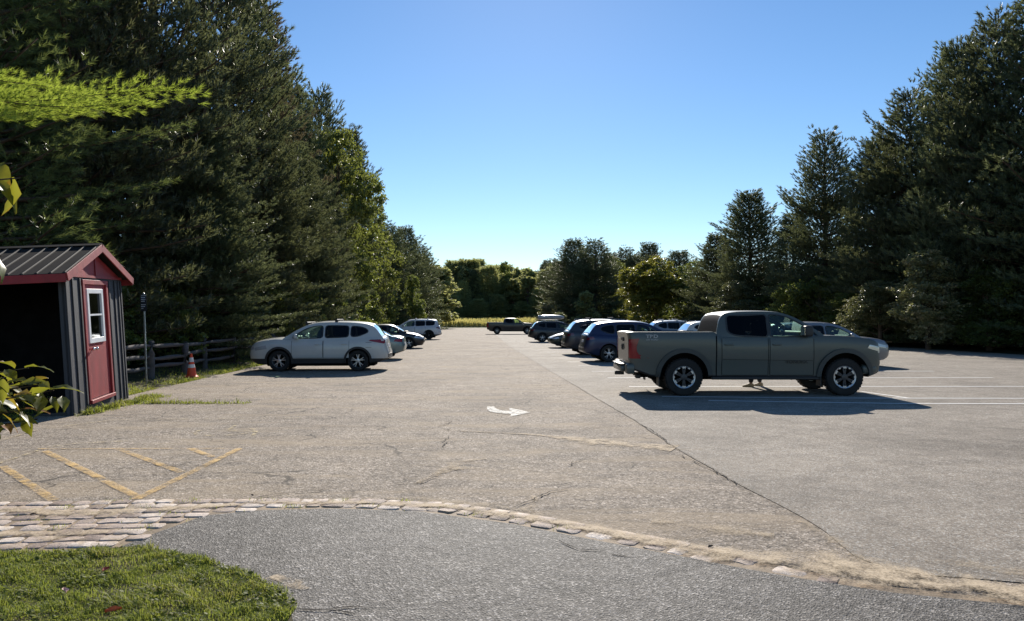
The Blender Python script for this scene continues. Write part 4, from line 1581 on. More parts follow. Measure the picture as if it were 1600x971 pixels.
SUV = dict(L=4.60, W=1.85, Rw=.355, rim=.235, wheels=(.98, 3.62), gap=.05, clad=.43,
    top=[(0, 1.10), (.2, 1.14), (1.5, 1.09), (3.3, 1.06), (3.7, 1.085), (4.1, 1.045), (4.4, .98), (4.54, .91), (4.6, .83)],
    bot=[(0, .40), (.3, .30), (.6, .24), (4.0, .22), (4.4, .24), (4.6, .34)],
    rear_lean=[(.2, -.10), (.42, .04), (.60, .05), (.72, -.0), (1.0, -.06), (1.2, -.12)],
    front_lean=[(.2, -.10), (.42, .03), (.60, .04), (.75, .02), (.9, -.02)],
    cabin=[(.10, 1.08), (.20, 1.20), (.42, 1.50), (.62, 1.60), (1.2, 1.655), (2.0, 1.665), (2.55, 1.625), (2.95, 1.465), (3.3, 1.25), (3.55, 1.08)],
    windows=[[(.62, 1.32), (.70, 1.45), (.95, 1.52), (1.24, 1.54), (1.24, 1.16), (1.0, 1.17)],
             [(1.30, 1.155), (1.30, 1.545), (2.10, 1.555), (2.10, 1.12)],
             [(2.17, 1.12), (2.17, 1.555), (2.48, 1.53), (2.76, 1.44), (3.12, 1.23), (3.22, 1.10)]],
    rear_glass=(1.0, 1.20, 1.52), front_glass=(2.3, 1.13, 1.56), tumble=.40,
    seats=(2.35, 1.45), doors=[(1.28, 2.14, .45, 1.04), (2.16, 3.2, .45, 1.03)],
    mirror=(3.05, 1.12), flare=.06, flaremat=None,
    rear_patch=[('number_plate', [(-.26, .80), (.26, .80), (.26, .92), (-.26, .92)], 'plate', .008, False),
                ('bumper_trim', [(-.7, .46), (.7, .46), (.7, .58), (-.7, .58)], 'black_plastic', .012, False)],
    front_patch=[('grille', [(-.55, .52), (.55, .52), (.6, .74), (-.6, .74)], 'black_plastic', .01, False),
                 ('headlight', [(.52, .68), (.86, .74), (.82, .84), (.55, .78)], 'lamp_clear', .012, True)],
    side_patch=[('headlight', [(4.02, .76), (4.42, .70), (4.44, .80), (4.06, .88)], 'lamp_clear', .01)])
SUV['wglass'] = [M['glass_dark'], M['glass_dark'], M['glass_clear']]
SUV['flaremat'] = M['black_plastic']
TAILS_WEDGE = [('tail_light', [(-.02, 1.00), (.14, .93), (.14, 1.05), (.05, 1.10)], 'tail_red', .012), ('tail_light', [(.10, .93), (.62, 1.03), (.56, 1.07), (.10, 1.08)], 'tail_red', .012)]
TAIL_BOX = [('tail_light', [(.0, .90), (.40, .94), (.34, 1.05), (.0, 1.03)], 'tail_dark', .012)]

SEDAN = dict(L=4.75, W=1.82, Rw=.325, rim=.22, wheels=(1.02, 3.78), gap=.045, clad=.30, crown=.05,
    top=[(0, .93), (.3, 1.0), (.9, 1.0), (3.3, .94), (3.7, .90), (4.2, .80), (4.5, .71), (4.75, .60)],
    bot=[(0, .36), (.3, .26), (.6, .2), (4.2, .18), (4.5, .2), (4.75, .28)],
    rear_lean=[(.2, -.12), (.45, .03), (.60, .04), (.8, -.02), (1.0, -.05)],
    front_lean=[(.2, -.12), (.42, .02), (.60, -.02), (.75, -.1)],
    cabin=[(.42, .98), (.8, 1.14), (1.25, 1.36), (1.7, 1.42), (2.2, 1.44), (2.6, 1.40), (3.0, 1.22), (3.45, .95)],
    windows=[[(1.0, 1.06), (1.3, 1.27), (1.62, 1.32), (1.62, 1.02), (1.1, 1.02)], [(1.68, 1.01), (1.68, 1.33), (2.1, 1.355), (2.3, 1.34), (2.3, .99)],
             [(2.36, .99), (2.36, 1.335), (2.6, 1.29), (2.85, 1.16), (3.02, 1.03), (3.02, .98)]],
    rear_glass=(1.2, 1.03, 1.32), front_glass=(2.5, 1.02, 1.34), tumble=.42,
    seats=(2.35, 1.6), doors=[(1.5, 2.3, .34, .92), (2.32, 3.3, .34, .90)], mirror=(2.98, 1.0),
    rear_patch=[('number_plate', [(-.26, .62), (.26, .62), (.26, .74), (-.26, .74)], 'plate', .008, False)],
    front_patch=[('grille', [(-.5, .36), (.5, .36), (.5, .54), (-.5, .54)], 'black_plastic', .01, False),
                 ('headlight', [(.48, .56), (.82, .58), (.80, .66), (.5, .62)], 'lamp_clear', .012, True)],
    side_patch=[('headlight', [(4.2, .60), (4.62, .54), (4.6, .62), (4.26, .70)], 'lamp_clear', .01)],
    wglass=[M['glass_dark'], M['glass_dark'], M['glass_clear']])
SEDAN_TAIL = [('tail_light', [(.0, .76), (.42, .80), (.36, .90), (.0, .90)], 'tail_red', .012)]

TRUCK = dict(L=5.72, W=2.03, Rw=.425, rim=.265, wheels=(1.24, 4.92), gap=.13, clad=.43, crown=.012, re=.32, rk=.12,
    ring=[(.0, .90), (.04, .955), (None, .955), (.34, .975), (.5, .998), (.66, 1.0), (.82, .997), (.94, .988), (1.0, .965)],
    top=[(0, 1.44), (.1, 1.46), (1.98, 1.46), (2.02, 1.34), (2.1, 1.335), (3.9, 1.335), (4.25, 1.375), (4.7, 1.375), (5.2, 1.34), (5.45, 1.31), (5.6, 1.27), (5.68, 1.23), (5.72, 1.18)],
    bot=[(0, .60), (.25, .52), (.5, .42), (5.2, .40), (5.5, .42), (5.72, .52)],
    rear_lean=[(.4, -.04), (.7, .0), (1.3, .0), (1.45, .03), (1.5, .0)],
    front_lean=[(.35, -.12), (.5, .02), (.75, .06), (.9, .03), (1.15, .02), (1.3, .0)],
    cabin=[(1.99, 1.36), (2.03, 1.55), (2.12, 1.84), (2.30, 1.915), (2.8, 1.935), (3.35, 1.93), (3.62, 1.885), (3.95, 1.74), (4.25, 1.55), (4.52, 1.37)],
    windows=[[(2.24, 1.46), (2.24, 1.84), (3.185, 1.865), (3.185, 1.345), (2.66, 1.35), (2.40, 1.38)],
             [(3.215, 1.345), (3.215, 1.865), (3.45, 1.86), (3.68, 1.80), (3.95, 1.655), (4.24, 1.47), (4.34, 1.38), (4.34, 1.35)]],
    rear_glass=(2.2, 1.47, 1.83), front_glass=(3.5, 1.45, 1.87), tumble=.30, rcrown=.03,
    seats=(3.35, 2.5), doors=[(2.10, 3.16, .47, 1.31), (3.20, 4.20, .47, 1.31)], hdrop=.14,
    mirror=(4.02, 1.42), msize=1.45, mirrormat=M['black_plastic'], flare=.10, flare_out=.05, flaremat=None,
    wrad=.045, wstyle='truck', truckish=True, bed=(.10, 1.93, .95),
    xs=[1.96, 2.0, 2.04, 1.9], wglass=[M['glass_black'], M['glass_clear']], rg=M['rear_tint'],
    rear_patch=[('tailgate', [(-.80, .80), (.80, .80), (.80, 1.42), (-.80, 1.42)], None, .012, False),
                ('number_plate', [(-.16, .62), (.16, .62), (.16, .74), (-.16, .74)], 'plate', .014, False),
                ('tail_light', [(.86, .86), (1.0, .86), (1.0, 1.29), (.88, 1.29)], 'tail_red', .014, True)],
    side_patch=[('tail_light', [(-.04, .85), (.25, .85), (.13, 1.06), (-.02, 1.06)], 'tail_red', .014),
                ('tail_light', [(-.02, 1.06), (.13, 1.06), (.21, 1.31), (.0, 1.29)], 'tail_red', .014),
                ('headlight', [(5.42, 1.09), (5.68, 1.02), (5.68, 1.13), (5.48, 1.17)], 'lamp_clear', .012)],
    front_patch=[('grille', [(-.62, .62), (.62, .62), (.7, 1.08), (-.7, 1.08)], 'black_plastic', .014, False),
                 ('headlight', [(.72, .98), (.97, .98), (.97, 1.12), (.75, 1.14)], 'lamp_clear', .014, True)])

P_ = dict(sage=carpaint('sage_grey_paint', (0.058, 0.069, 0.061), .05, .45), silver=carpaint('pearl_white_paint', (0.50, 0.505, 0.48), .02, .4),
          teal=carpaint('grey_green_paint', (0.16, 0.22, 0.22), .35), black=carpaint('black_paint', (0.014, 0.015, 0.018), .1),
          white=carpaint('white_paint_car', (0.62, 0.64, 0.68), .05), navy=carpaint('navy_paint', (0.018, 0.026, 0.07), .4),
          char=carpaint('charcoal_paint', (0.04, 0.042, 0.05), .4), green=carpaint('dark_green_paint', (0.016, 0.03, 0.026), .3),
          grey=carpaint('mid_grey_paint', (0.20, 0.21, 0.23), .5))
def spec(base, **kw):
    s = dict(base)
    s.update(kw)
    return s

AX = math.atan(0.0649)              # the bays run square to the lot axis
# ---- the sage pickup in front
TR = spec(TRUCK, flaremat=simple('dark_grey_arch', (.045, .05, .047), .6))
TR['rear_patch'] = [(a, b_, P_['sage'] if m_ is None else m_, o_, bo) for a, b_, m_, o_, bo in TRUCK['rear_patch']]
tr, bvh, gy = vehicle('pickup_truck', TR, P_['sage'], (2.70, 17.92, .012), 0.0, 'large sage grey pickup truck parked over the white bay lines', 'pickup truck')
bm = bmesh.new()
bm_box(bm, -.09, 0, .60, .14, 1.24, .14, bevel=.03, seg=2)
for s in (-1, 1):
    bm_box(bm, .02, s * .83, .61, .2, .28, .24, bevel=.05, seg=2)
obj_bm('bumper', bm, P_['sage'], tr, smooth=40)
bm = bmesh.new()
bm_box(bm, -.10, 0, .70, .16, 1.2, .02)
bm_box(bm, -.10, 0, .46, .22, .09, .09, bevel=.01)
bm_box(bm, .25, -.55, .42, .12, .2, .1, bevel=.02)
bm_box(bm, .45, .45, .40, .3, .12, .08, bevel=.02)
obj_bm('tow_hitch', bm, M['black_plastic'], tr)
bm = bmesh.new()
bm_box(bm, 5.66, 0, .58, .2, 1.7, .18, bevel=.06, seg=3)
for s in (-1, 1):
    bm_box(bm, 5.50, s * .86, .60, .34, .24, .22, bevel=.07, seg=3)
obj_bm('bumper', bm, P_['sage'], tr, smooth=40)
# step rails under the doors, mud flaps
for s in (-1, 1):
    bm = bmesh.new()
    bm_box(bm, 3.12, s * .93, .40, 2.5, .10, .07, bevel=.02)
    obj_bm('step_rail', bm, M['black_plastic'], tr)
for fx in (1.80, 4.36):
    for s in (-1, 1):
        bm = bmesh.new()
        bm_box(bm, fx if fx > 3 else .66, s * .88, .37, .02, .26, .30, bevel=.004)
        obj_bm('mud_flap', bm, M['black_plastic'], tr)
# body crease shade drawn as a dark strip, and cab to bed gap
proj(bvh, quadgrid([(1.965, .45), (1.99, .45), (1.99, 1.45), (1.965, 1.45)], 1, 14, y=-3), Vector((0, 1, 0)), .006, 'panel_gap', M['seam'], tr)
proj(bvh, quadgrid([(2.12, .83), (4.18, .80), (4.18, .806), (2.12, .836)], 20, 1, y=-3), Vector((0, 1, 0)), .010, 'crease_shade', M['seam'], tr)
proj(bvh, quadgrid([(.12, 1.435), (1.95, 1.435), (1.95, 1.475), (.12, 1.475)], 14, 1, y=-3), Vector((0, 1, 0)), .004, 'bed_rail_cap', M['black_plastic'], tr)
yl = -(TRUCK['W'] / 2) * 1.0 - .010
M['decal_grey'] = simple('decal_grey', (.34, .35, .35), .5)
text_mesh('TRD', .105, M['decal_grey'], tr, (.36, yl, 1.325), bold=.004, width=1.35)
text_mesh('OFF ROAD', .05, M['decal_grey'], tr, (.36, yl, 1.265), bold=.001, width=1.15)
M['decal_black'] = simple('decal_black', (.012, .012, .012), .4)
text_mesh('TUNDRA', .095, M['decal_black'], tr, (3.55, -(TRUCK['W'] / 2) * 1.0 - .014, .745), bold=.003, width=1.28)
# tailgate handle and round emblem
bm = bmesh.new()
bm_box(bm, -.025, 0, 1.27, .02, .34, .09, bevel=.01)
obj_bm('tailgate_handle', bm, M['black_plastic'], tr)
bm = bmesh.new()
for k in range(24):
    a0, a1 = 2 * math.pi * k / 24, 2 * math.pi * (k + 1) / 24
    bm_tube(bm, [(-.03, .10 * math.cos(a0), 1.09 + .068 * math.sin(a0)), (-.03, .10 * math.cos(a1), 1.09 + .068 * math.sin(a1))], .009, 5, cap=False)
    bm_tube(bm, [(-.03, .032 * math.cos(a0), 1.09 + .066 * math.sin(a0)), (-.03, .032 * math.cos(a1), 1.09 + .066 * math.sin(a1))], .007, 5, cap=False)
obj_bm('emblem', bm, M['alloy_dark'], tr)

# ---- left row
LH = math.pi + AX
def left_row(px_rear, Y):
    return ((px_rear - 800) / FPX * Y, Y, .004)
CRV = spec(SUV, side_patch=SUV['side_patch'] + TAILS_WEDGE, crossbars=[(1.75, 1.665), (2.75, 1.57)], L=4.6, flare=.07,
           rg=M['glass_clear'])
x0 = -4.33
crv, bvh, gy = vehicle('parked_suv', CRV, P_['silver'], (x0, 26.15, .004), LH, 'silver white suv with black crossbars and red wedge tail lights, nearest of the left row', 'suv', 'vehicles parked in the left row')
proj(bvh, quadgrid([(.52, .97), (.72, .97), (.72, .98), (.52, .98)], 4, 1, y=3), Vector((0, -1, 0)), .004, 'fuel_flap', M['seam'], crv)
proj(bvh, quadgrid([(.52, .80), (.72, .80), (.72, .81), (.52, .81)], 4, 1, y=3), Vector((0, -1, 0)), .004, 'fuel_flap', M['seam'], crv)
vehicle('parked_sedan', spec(SEDAN, side_patch=SEDAN['side_patch'] + SEDAN_TAIL, rg=M['glass_clear']), P_['teal'], (-4.82, 33.3, .004), LH,
        'grey green sedan with rounded tail parked just beyond the silver white suv', 'sedan', 'vehicles parked in the left row')
vehicle('parked_hatchback', spec(SEDAN, L=4.5, top=[(0, .95), (.3, 1.0), (.9, 1.0), (3.1, .98), (3.5, .94), (4.0, .86), (4.3, .76), (4.5, .64)],
        front_lean=[(.2, -.1), (.42, .03), (.6, .0), (.75, -.06)], wheels=(.9, 3.62),
        side_patch=[('headlight', [(3.95, .66), (4.38, .60), (4.36, .70), (4.02, .78)], 'lamp_clear', .01)]), P_['black'], (-5.45 - 4.49, 45.6, .004), AX,
        'black car with its sunlit bonnet facing the lane, before the white suv', 'car', 'vehicles parked in the left row')
vehicle('parked_suv', spec(SUV, L=4.6, side_patch=SUV['side_patch'] + TAIL_BOX, rails=[(.7, 2.7, 1.65)], crossbars=[(1.1, 1.68), (2.1, 1.69)],
        cabin=[(.10, 1.08), (.16, 1.20), (.30, 1.54), (.50, 1.64), (1.2, 1.68), (2.0, 1.68), (2.55, 1.64), (2.95, 1.47), (3.35, 1.22), (3.66, 1.06)],
        windows=[[(.52, 1.20), (.48, 1.52), (.95, 1.55), (1.24, 1.56), (1.24, 1.16), (.9, 1.17)]] + SUV['windows'][1:], rimmat=M['alloy_dark'], barmat=M['alloy']),
        P_['white'], (-6.38, 66.4, .004), LH, 'white suv with roof rack and black wheels, farthest car of the left row', 'suv', 'vehicles parked in the left row', scale=(1.06, 1.04, 1.06))

# ---- right row
RG = 'vehicles parked in the right rows'
vehicle('parked_suv', spec(SUV, side_patch=SUV['side_patch'] + TAIL_BOX, rimmat=M['alloy'], cladmat=P_['navy'], flaremat=P_['navy']), P_['navy'], (2.95, 31.2, .008), AX,
        'dark navy blue suv parked directly beyond the tailgate of the sage pickup', 'suv', RG)
vehicle('parked_suv', spec(SUV, side_patch=SUV['side_patch'] + TAIL_BOX, rails=[(.6, 2.9, 1.65)], crossbars=[(1.2, 1.68), (2.3, 1.69)], rimmat=M['alloy_dark']), P_['char'], (2.60, 37.3, .008), AX,
        'charcoal suv with roof rails and crossbars parked beyond the navy suv', 'suv', RG, scale=(1.05, 1.03, 1.04))
vehicle('parked_sedan', spec(SEDAN), P_['green'], (2.35 + 4.7, 46.8, .008), math.pi + AX,
        'low very dark green sedan with its bonnet towards the lane, beyond the charcoal suv', 'sedan', RG)
sb, _, _ = vehicle('parked_suv', spec(SUV, side_patch=SUV['side_patch'] + TAIL_BOX, crossbars=[(1.2, 1.67), (2.2, 1.68)], barmat=M['alloy']), P_['black'], (1.35, 58.7, .008), AX,
        'black suv under the grey roof cargo box, near the far end of the right row', 'suv', RG, scale=(1.0, 1.0, .97))
# cargo box lies on the crossbars
bm = bmesh.new()
P = [(0.0, .12, .10), (.05, .3, .17), (.4, .38, .2), (1.2, .40, .2), (1.75, .34, .17), (2.05, .2, .10), (2.12, .08, .04)]
rings = []
for x, w_, h_ in P:
    rings.append([bm.verts.new((x, w_ * math.cos(a), h_ * math.sin(a) * (1.15 if math.sin(a) > 0 else .8))) for a in [2 * math.pi * k / 16 for k in range(16)]])
for a, c in zip(rings[:-1], rings[1:]):
    for k in range(16):
        bm.faces.new((a[k], a[(k + 1) % 16], c[(k + 1) % 16], c[k]))
bm.faces.new(rings[0]); bm.faces.new(list(reversed(rings[-1])))
bmesh.ops.recalc_face_normals(bm, faces=bm.faces)
cb = obj_bm('roof_box', bm, simple('grey_roof_box', (.30, .31, .30), .3, coat=.5), smooth=60)
cb.location = (2.05, 58.75, 1.67 + .22)
cb.rotation_euler = (0, R(-1), AX)
tag(cb, 'long grey cargo box riding on top of the black suv', 'roof box')

# farthest: dark pickup crossing the end of the row
FT = spec(TRUCK, flaremat=P_['black'], rear_patch=[r_ for r_ in TRUCK['rear_patch'] if r_[2] is not None], wstyle='car')
ft, _, _ = vehicle('pickup_truck', FT, P_['black'], (-3.05, 90.0, .004), 0.02, 'black four door pickup truck farthest away at the end of the right row', 'pickup truck', scale=(.99, 1, 1))
# second row behind
vehicle('parked_suv', spec(SUV, side_patch=SUV['side_patch'] + TAIL_BOX, flaremat=P_['grey'], cladmat=P_['grey']), P_['grey'], (14.05 - 4.6, 28.1, .008), AX,
        'grey crossover seen past the bonnet of the sage pickup', 'suv', RG, scale=(1, 1, .98))
vehicle('parked_suv', spec(SUV, side_patch=SUV['side_patch'] + TAIL_BOX, rails=[(.7, 2.7, 1.65)], crossbars=[(1.0, 1.67), (2.0, 1.68)], barmat=M['alloy']), P_['grey'], (9.1, 50.2, .008), AX,
        'grey suv with pale roof rack seen over the bed of the sage pickup', 'suv', RG)
vehicle('parked_suv', spec(SUV, side_patch=SUV['side_patch'] + TAIL_BOX, rails=[(.7, 2.7, 1.65)]), P_['silver'], (9.3, 41.2, .008), AX,
        'pale suv roof seen over the bed of the sage pickup right against its cab', 'suv', RG, scale=(1, 1, .98))

# ------------------------------------------------------------------ person standing beyond the pickup
def person():
    root = empty('person', (6.35, 19.35, .008))
    tag(root, 'person in tan shoes and dark trousers standing on the far side of the sage pickup', 'person')
    def skin(name, V, E, Rr, mat, sub=2):
        me = bpy.data.meshes.new(name)
        me.from_pydata(V, E, [])
        o = bpy.data.objects.new(name, me)
        C.objects.link(o)
        m = o.modifiers.new('s', 'SKIN')
        m.use_smooth_shade = True
        sv = me.skin_vertices[0].data
        for i, r_ in enumerate(Rr):
            sv[i].radius = r_ if isinstance(r_, tuple) else (r_, r_)
            sv[i].use_root = (i == 0)
        s = o.modifiers.new('u', 'SUBSURF'); s.levels = sub; s.render_levels = sub
        bpy.context.view_layer.update()
        dg = bpy.context.evaluated_depsgraph_get()
        mm = bpy.data.meshes.new_from_object(o.evaluated_get(dg))
        bpy.data.objects.remove(o)
        return obj_me(name, mm, mat, root, smooth=80)
    sk = simple('skin', (.42, .26, .19), .5)
    # faces left (-x), one foot ahead of the other; body in one continuous mesh
    V = [(0, 0, .92), (0, 0, 1.10), (0, 0, 1.28), (.01, 0, 1.42), (.0, 0, 1.50), (-.02, 0, 1.60), (-.03, 0, 1.68),
         (.0, -.09, .88), (-.10, -.10, .50), (-.14, -.10, .09), (-.14, -.10, .05), (-.27, -.11, .035),
         (.0, .09, .88), (.10, .10, .50), (.17, .10, .09), (.16, .10, .05), (.04, .11, .035),
         (.01, -.19, 1.40), (.03, -.24, 1.12), (-.10, -.24, .90), (-.15, -.23, .82),
         (.01, .19, 1.40), (.03, .24, 1.12), (-.10, .24, .90), (-.15, .23, .82)]
    E = [(0, 1), (1, 2), (2, 3), (3, 4), (4, 5), (5, 6), (0, 7), (7, 8), (8, 9), (9, 10), (10, 11), (0, 12), (12, 13), (13, 14), (14, 15), (15, 16), (3, 17), (17, 18), (18, 19), (19, 20), (3, 21), (21, 22), (22, 23), (23, 24)]
    Rr = [(.15, .11), (.14, .10), (.16, .11), (.11, .08), .055, (.085, .095), (.07, .08), .085, .058, .04, .04, .03, .085, .058, .04, .04, .03, .05, .04, .03, .035, .05, .04, .03, .035]
    skin('body', V, E, Rr, sk)
    skin('trousers', [(0, 0, .96), (0, 0, .90), (.0, -.09, .84), (-.10, -.10, .50), (-.14, -.10, .085), (.0, .09, .84), (.10, .10, .50), (.17, .10, .085)],
         [(0, 1), (1, 2), (2, 3), (3, 4), (1, 5), (5, 6), (6, 7)], [(.165, .12), (.165, .13), .10, .078, .065, .10, .078, .065], simple('dark_cloth', (.03, .032, .04), .9))
    skin('shirt', [(0, 0, 1.18), (0, 0, .98), (0, 0, 1.32), (.01, 0, 1.43), (.01, -.19, 1.40), (.03, -.235, 1.2), (.01, .19, 1.40), (.03, .235, 1.2)],
         [(0, 1), (0, 2), (2, 3), (3, 4), (4, 5), (3, 6), (6, 7)], [(.155, .115), (.165, .125), (.175, .125), (.12, .09), .07, .06, .07, .06], simple('grey_cloth', (.12, .12, .13), .9))
    skin('hair', [(-.0, 0, 1.70), (.04, 0, 1.66), (.05, 0, 1.60)], [(0, 1), (1, 2)], [(.085, .095), (.09, .095), (.07, .08)], simple('brown_hair', (.06, .04, .025), .8))
    tan = simple('tan_shoe', (.42, .33, .22), .7)
    for (fx, fy) in ((-.14, -.10), (.17, .10)):
        bm = bmesh.new()
        prof = [(.07, .035, .075), (.03, .042, .10), (-.03, .044, .095), (-.09, .046, .07), (-.15, .05, .055), (-.19, .044, .045), (-.215, .02, .03)]
        rings = []
        for x, w_, h_ in prof:
            rings.append([bm.verts.new((fx + x, fy + w_ * c, z)) for c, z in ((-1, .004), (-1.05, .02), (-.9, h_ * .7), (-.45, h_), (.45, h_), (.9, h_ * .7), (1.05, .02), (1, .004))])
        for a, c in zip(rings[:-1], rings[1:]):
            for k in range(8):
                bm.faces.new((a[k], a[(k + 1) % 8], c[(k + 1) % 8], c[k]))
        bm.faces.new(rings[0]); bm.faces.new(list(reversed(rings[-1])))
        bmesh.ops.recalc_face_normals(bm, faces=bm.faces)
        obj_bm('shoe', bm, tan, root, smooth=60)
person()
# ------------------------------------------------------------------ trees
def unit(v):
    return v / (np.linalg.norm(v, axis=-1, keepdims=True) + 1e-9)

def needle_mesh(name, cen, dr, nn, length, width, rng, spread=.75, vals=None, axial=0.0):
    """tufts of thin needle blades"""
    n = len(cen)
    c = np.repeat(cen, nn, 0)
    d = np.repeat(dr, nn, 0)
    rnd = rng.normal(size=c.shape)
    d = unit(d + spread * unit(rnd))
    L = length * rng.uniform(.65, 1.15, (len(c), 1))
    s = unit(np.cross(d, rng.normal(size=c.shape)))
    w = width * rng.uniform(.7, 1.3, (len(c), 1)) / 2
    V = np.zeros((len(c), 3, 3))
    ax_ = np.repeat(dr, nn, 0)
    c = c + ax_ * (rng.random((len(c), 1)) * axial)
    V[:, 0] = c - s * w - d * L * .15
    V[:, 1] = c + s * w - d * L * .15
    V[:, 2] = c + d * L
    F = np.arange(len(c) * 3).reshape(-1, 3)
    v = rng.random(n) if vals is None else vals
    return mesh_arrays(name, V.reshape(-1, 3), F, 3, np.repeat(v, nn * 3))

def pine_proto(seed, H=20.0, Rr=4.0, z0=1.0, step=.5, nb=5, mat='pine', nn=21, nl=.22, nw=.046, shape='broad', tuft=.39, up=.55, thin=1.0):
    rng = np.random.default_rng(seed)
    limbs = []
    cen, dr, val = [], [], []
    z = z0
    gapz = rng.uniform(.2, .9, 200)
    wi = 0
    while z < H - .3:
        f = (z - z0) / (H - z0)
        if shape == 'broad':
            pr = (0.72 + .45 * min(1, f * 4)) * (1 - f) ** .62 + .10
            pr *= 1 if f < .85 else 1
        elif shape == 'layer':
            pr = (.8 + .3 * min(1, f * 5)) * (1 - f) ** .8 + .08
        else:
            pr = (1 - f) ** .75 * (.85 + .15 * min(1, f * 8)) + .05
        m = nb if f < .8 else max(3, nb - 1)
        az0 = rng.uniform(0, 6.28)
        vig = rng.uniform(.72, 1.12)
        for b_ in range(m):
            if rng.random() > thin: continue
            az = az0 + b_ * 6.283 / m + rng.uniform(-.35, .35)
            L = Rr * pr * vig * rng.uniform(.55, 1.12)
            L = max(L, .35)
            el = R(-12) + R(62) * f ** 1.2 + rng.uniform(-.12, .12)
            if shape == 'layer': el = R(2) + R(25) * f
            if shape == 'spire': el = R(-18) + R(60) * f ** 1.5
            h = np.array([math.cos(az), math.sin(az), 0])
            side = np.array([-math.sin(az), math.cos(az), 0])
            def pos(t):
                return np.array([0, 0, z]) + h * L * t * math.cos(el) + np.array([0, 0, 1.]) * (L * t * math.sin(el) + up * L * .35 * t * t)
            bend = rng.uniform(-.25, .25)
            pts = [pos(t) + side * bend * L * t * t for t in (0, .33, .66, 1)]
            limbs.append((pts, .02 + .016 * L))
            nn_ = max(2, int(L * .85 / tuft))
            for i in range(nn_ + 1):
                t = .12 + .88 * i / nn_
                c = pos(t) + side * bend * L * t * t
                tip = unit(h * .6 + np.array([0, 0, .9]) * (.35 + .65 * t) * (.4 if shape == 'layer' else 1))
                if t > .3:
                    cen.append(c + rng.normal(size=3) * .05); dr.append(tip); val.append(t)
                tl = (1 - t) * L * .55 + .18
                for sgn in (-1, 1):
                    k = int(tl / tuft) + 1
                    for j in range(1, k + 1):
                        q = j / k
                        cc = c + side * sgn * tl * q + h * tl * q * .55 + np.array([0, 0, .12 * tl * q * (up + .2)]) + rng.normal(size=3) * .07
                        dd = unit(side * sgn * .5 + h * .6 + np.array([0, 0, .75]) * (.35 if shape == 'layer' else 1))
                        if t > .22 or q > .6:
                            cen.append(cc); dr.append(dd); val.append(max(t, q * .8))
        z += step * gapz[wi % 200] * (1.6 - f * .7)
        wi += 1
    # leader
    for k in range(4):
        cen.append(np.array([0, 0, H - k * .25])); dr.append(np.array([0, 0, 1.])); val.append(1)
    cen, dr = np.array(cen), np.array(dr)
    v = np.clip(rng.normal(.45, .25, len(cen)), 0, 1)
    me = needle_mesh('crown', cen, dr, nn, nl, nw, rng, .75, v, axial=nl * 1.3)
    me.materials.append(M[mat])
    # trunk and limbs
    bm = bmesh.new()
    rad = .012 * H + .05
    tz = [(-.4, 1.25), (0, 1.12), (.6, 1), (H * .3, .8), (H * .6, .5), (H * .85, .22), (H, .04)]
    bm_tube(bm, [(0.02 * math.sin(a * .7) * H * .05, 0, a) for a, _ in tz], [rad * r_ for _, r_ in tz], 9)
    for pts, r_ in limbs:
        bm_tube(bm, [tuple(p) for p in pts[:3 if len(limbs) > 250 else 4]], [r_, r_ * .7, r_ * .45, r_ * .2][:3 if len(limbs) > 250 else 4], 4, cap=False)
    tm = bpy.data.meshes.new('trunk')
    bm.to_mesh(tm); bm.free()
    tm.materials.append(M['bark'])
    return dict(crown=me, trunk=tm, H=H, R=Rr, n=len(cen))

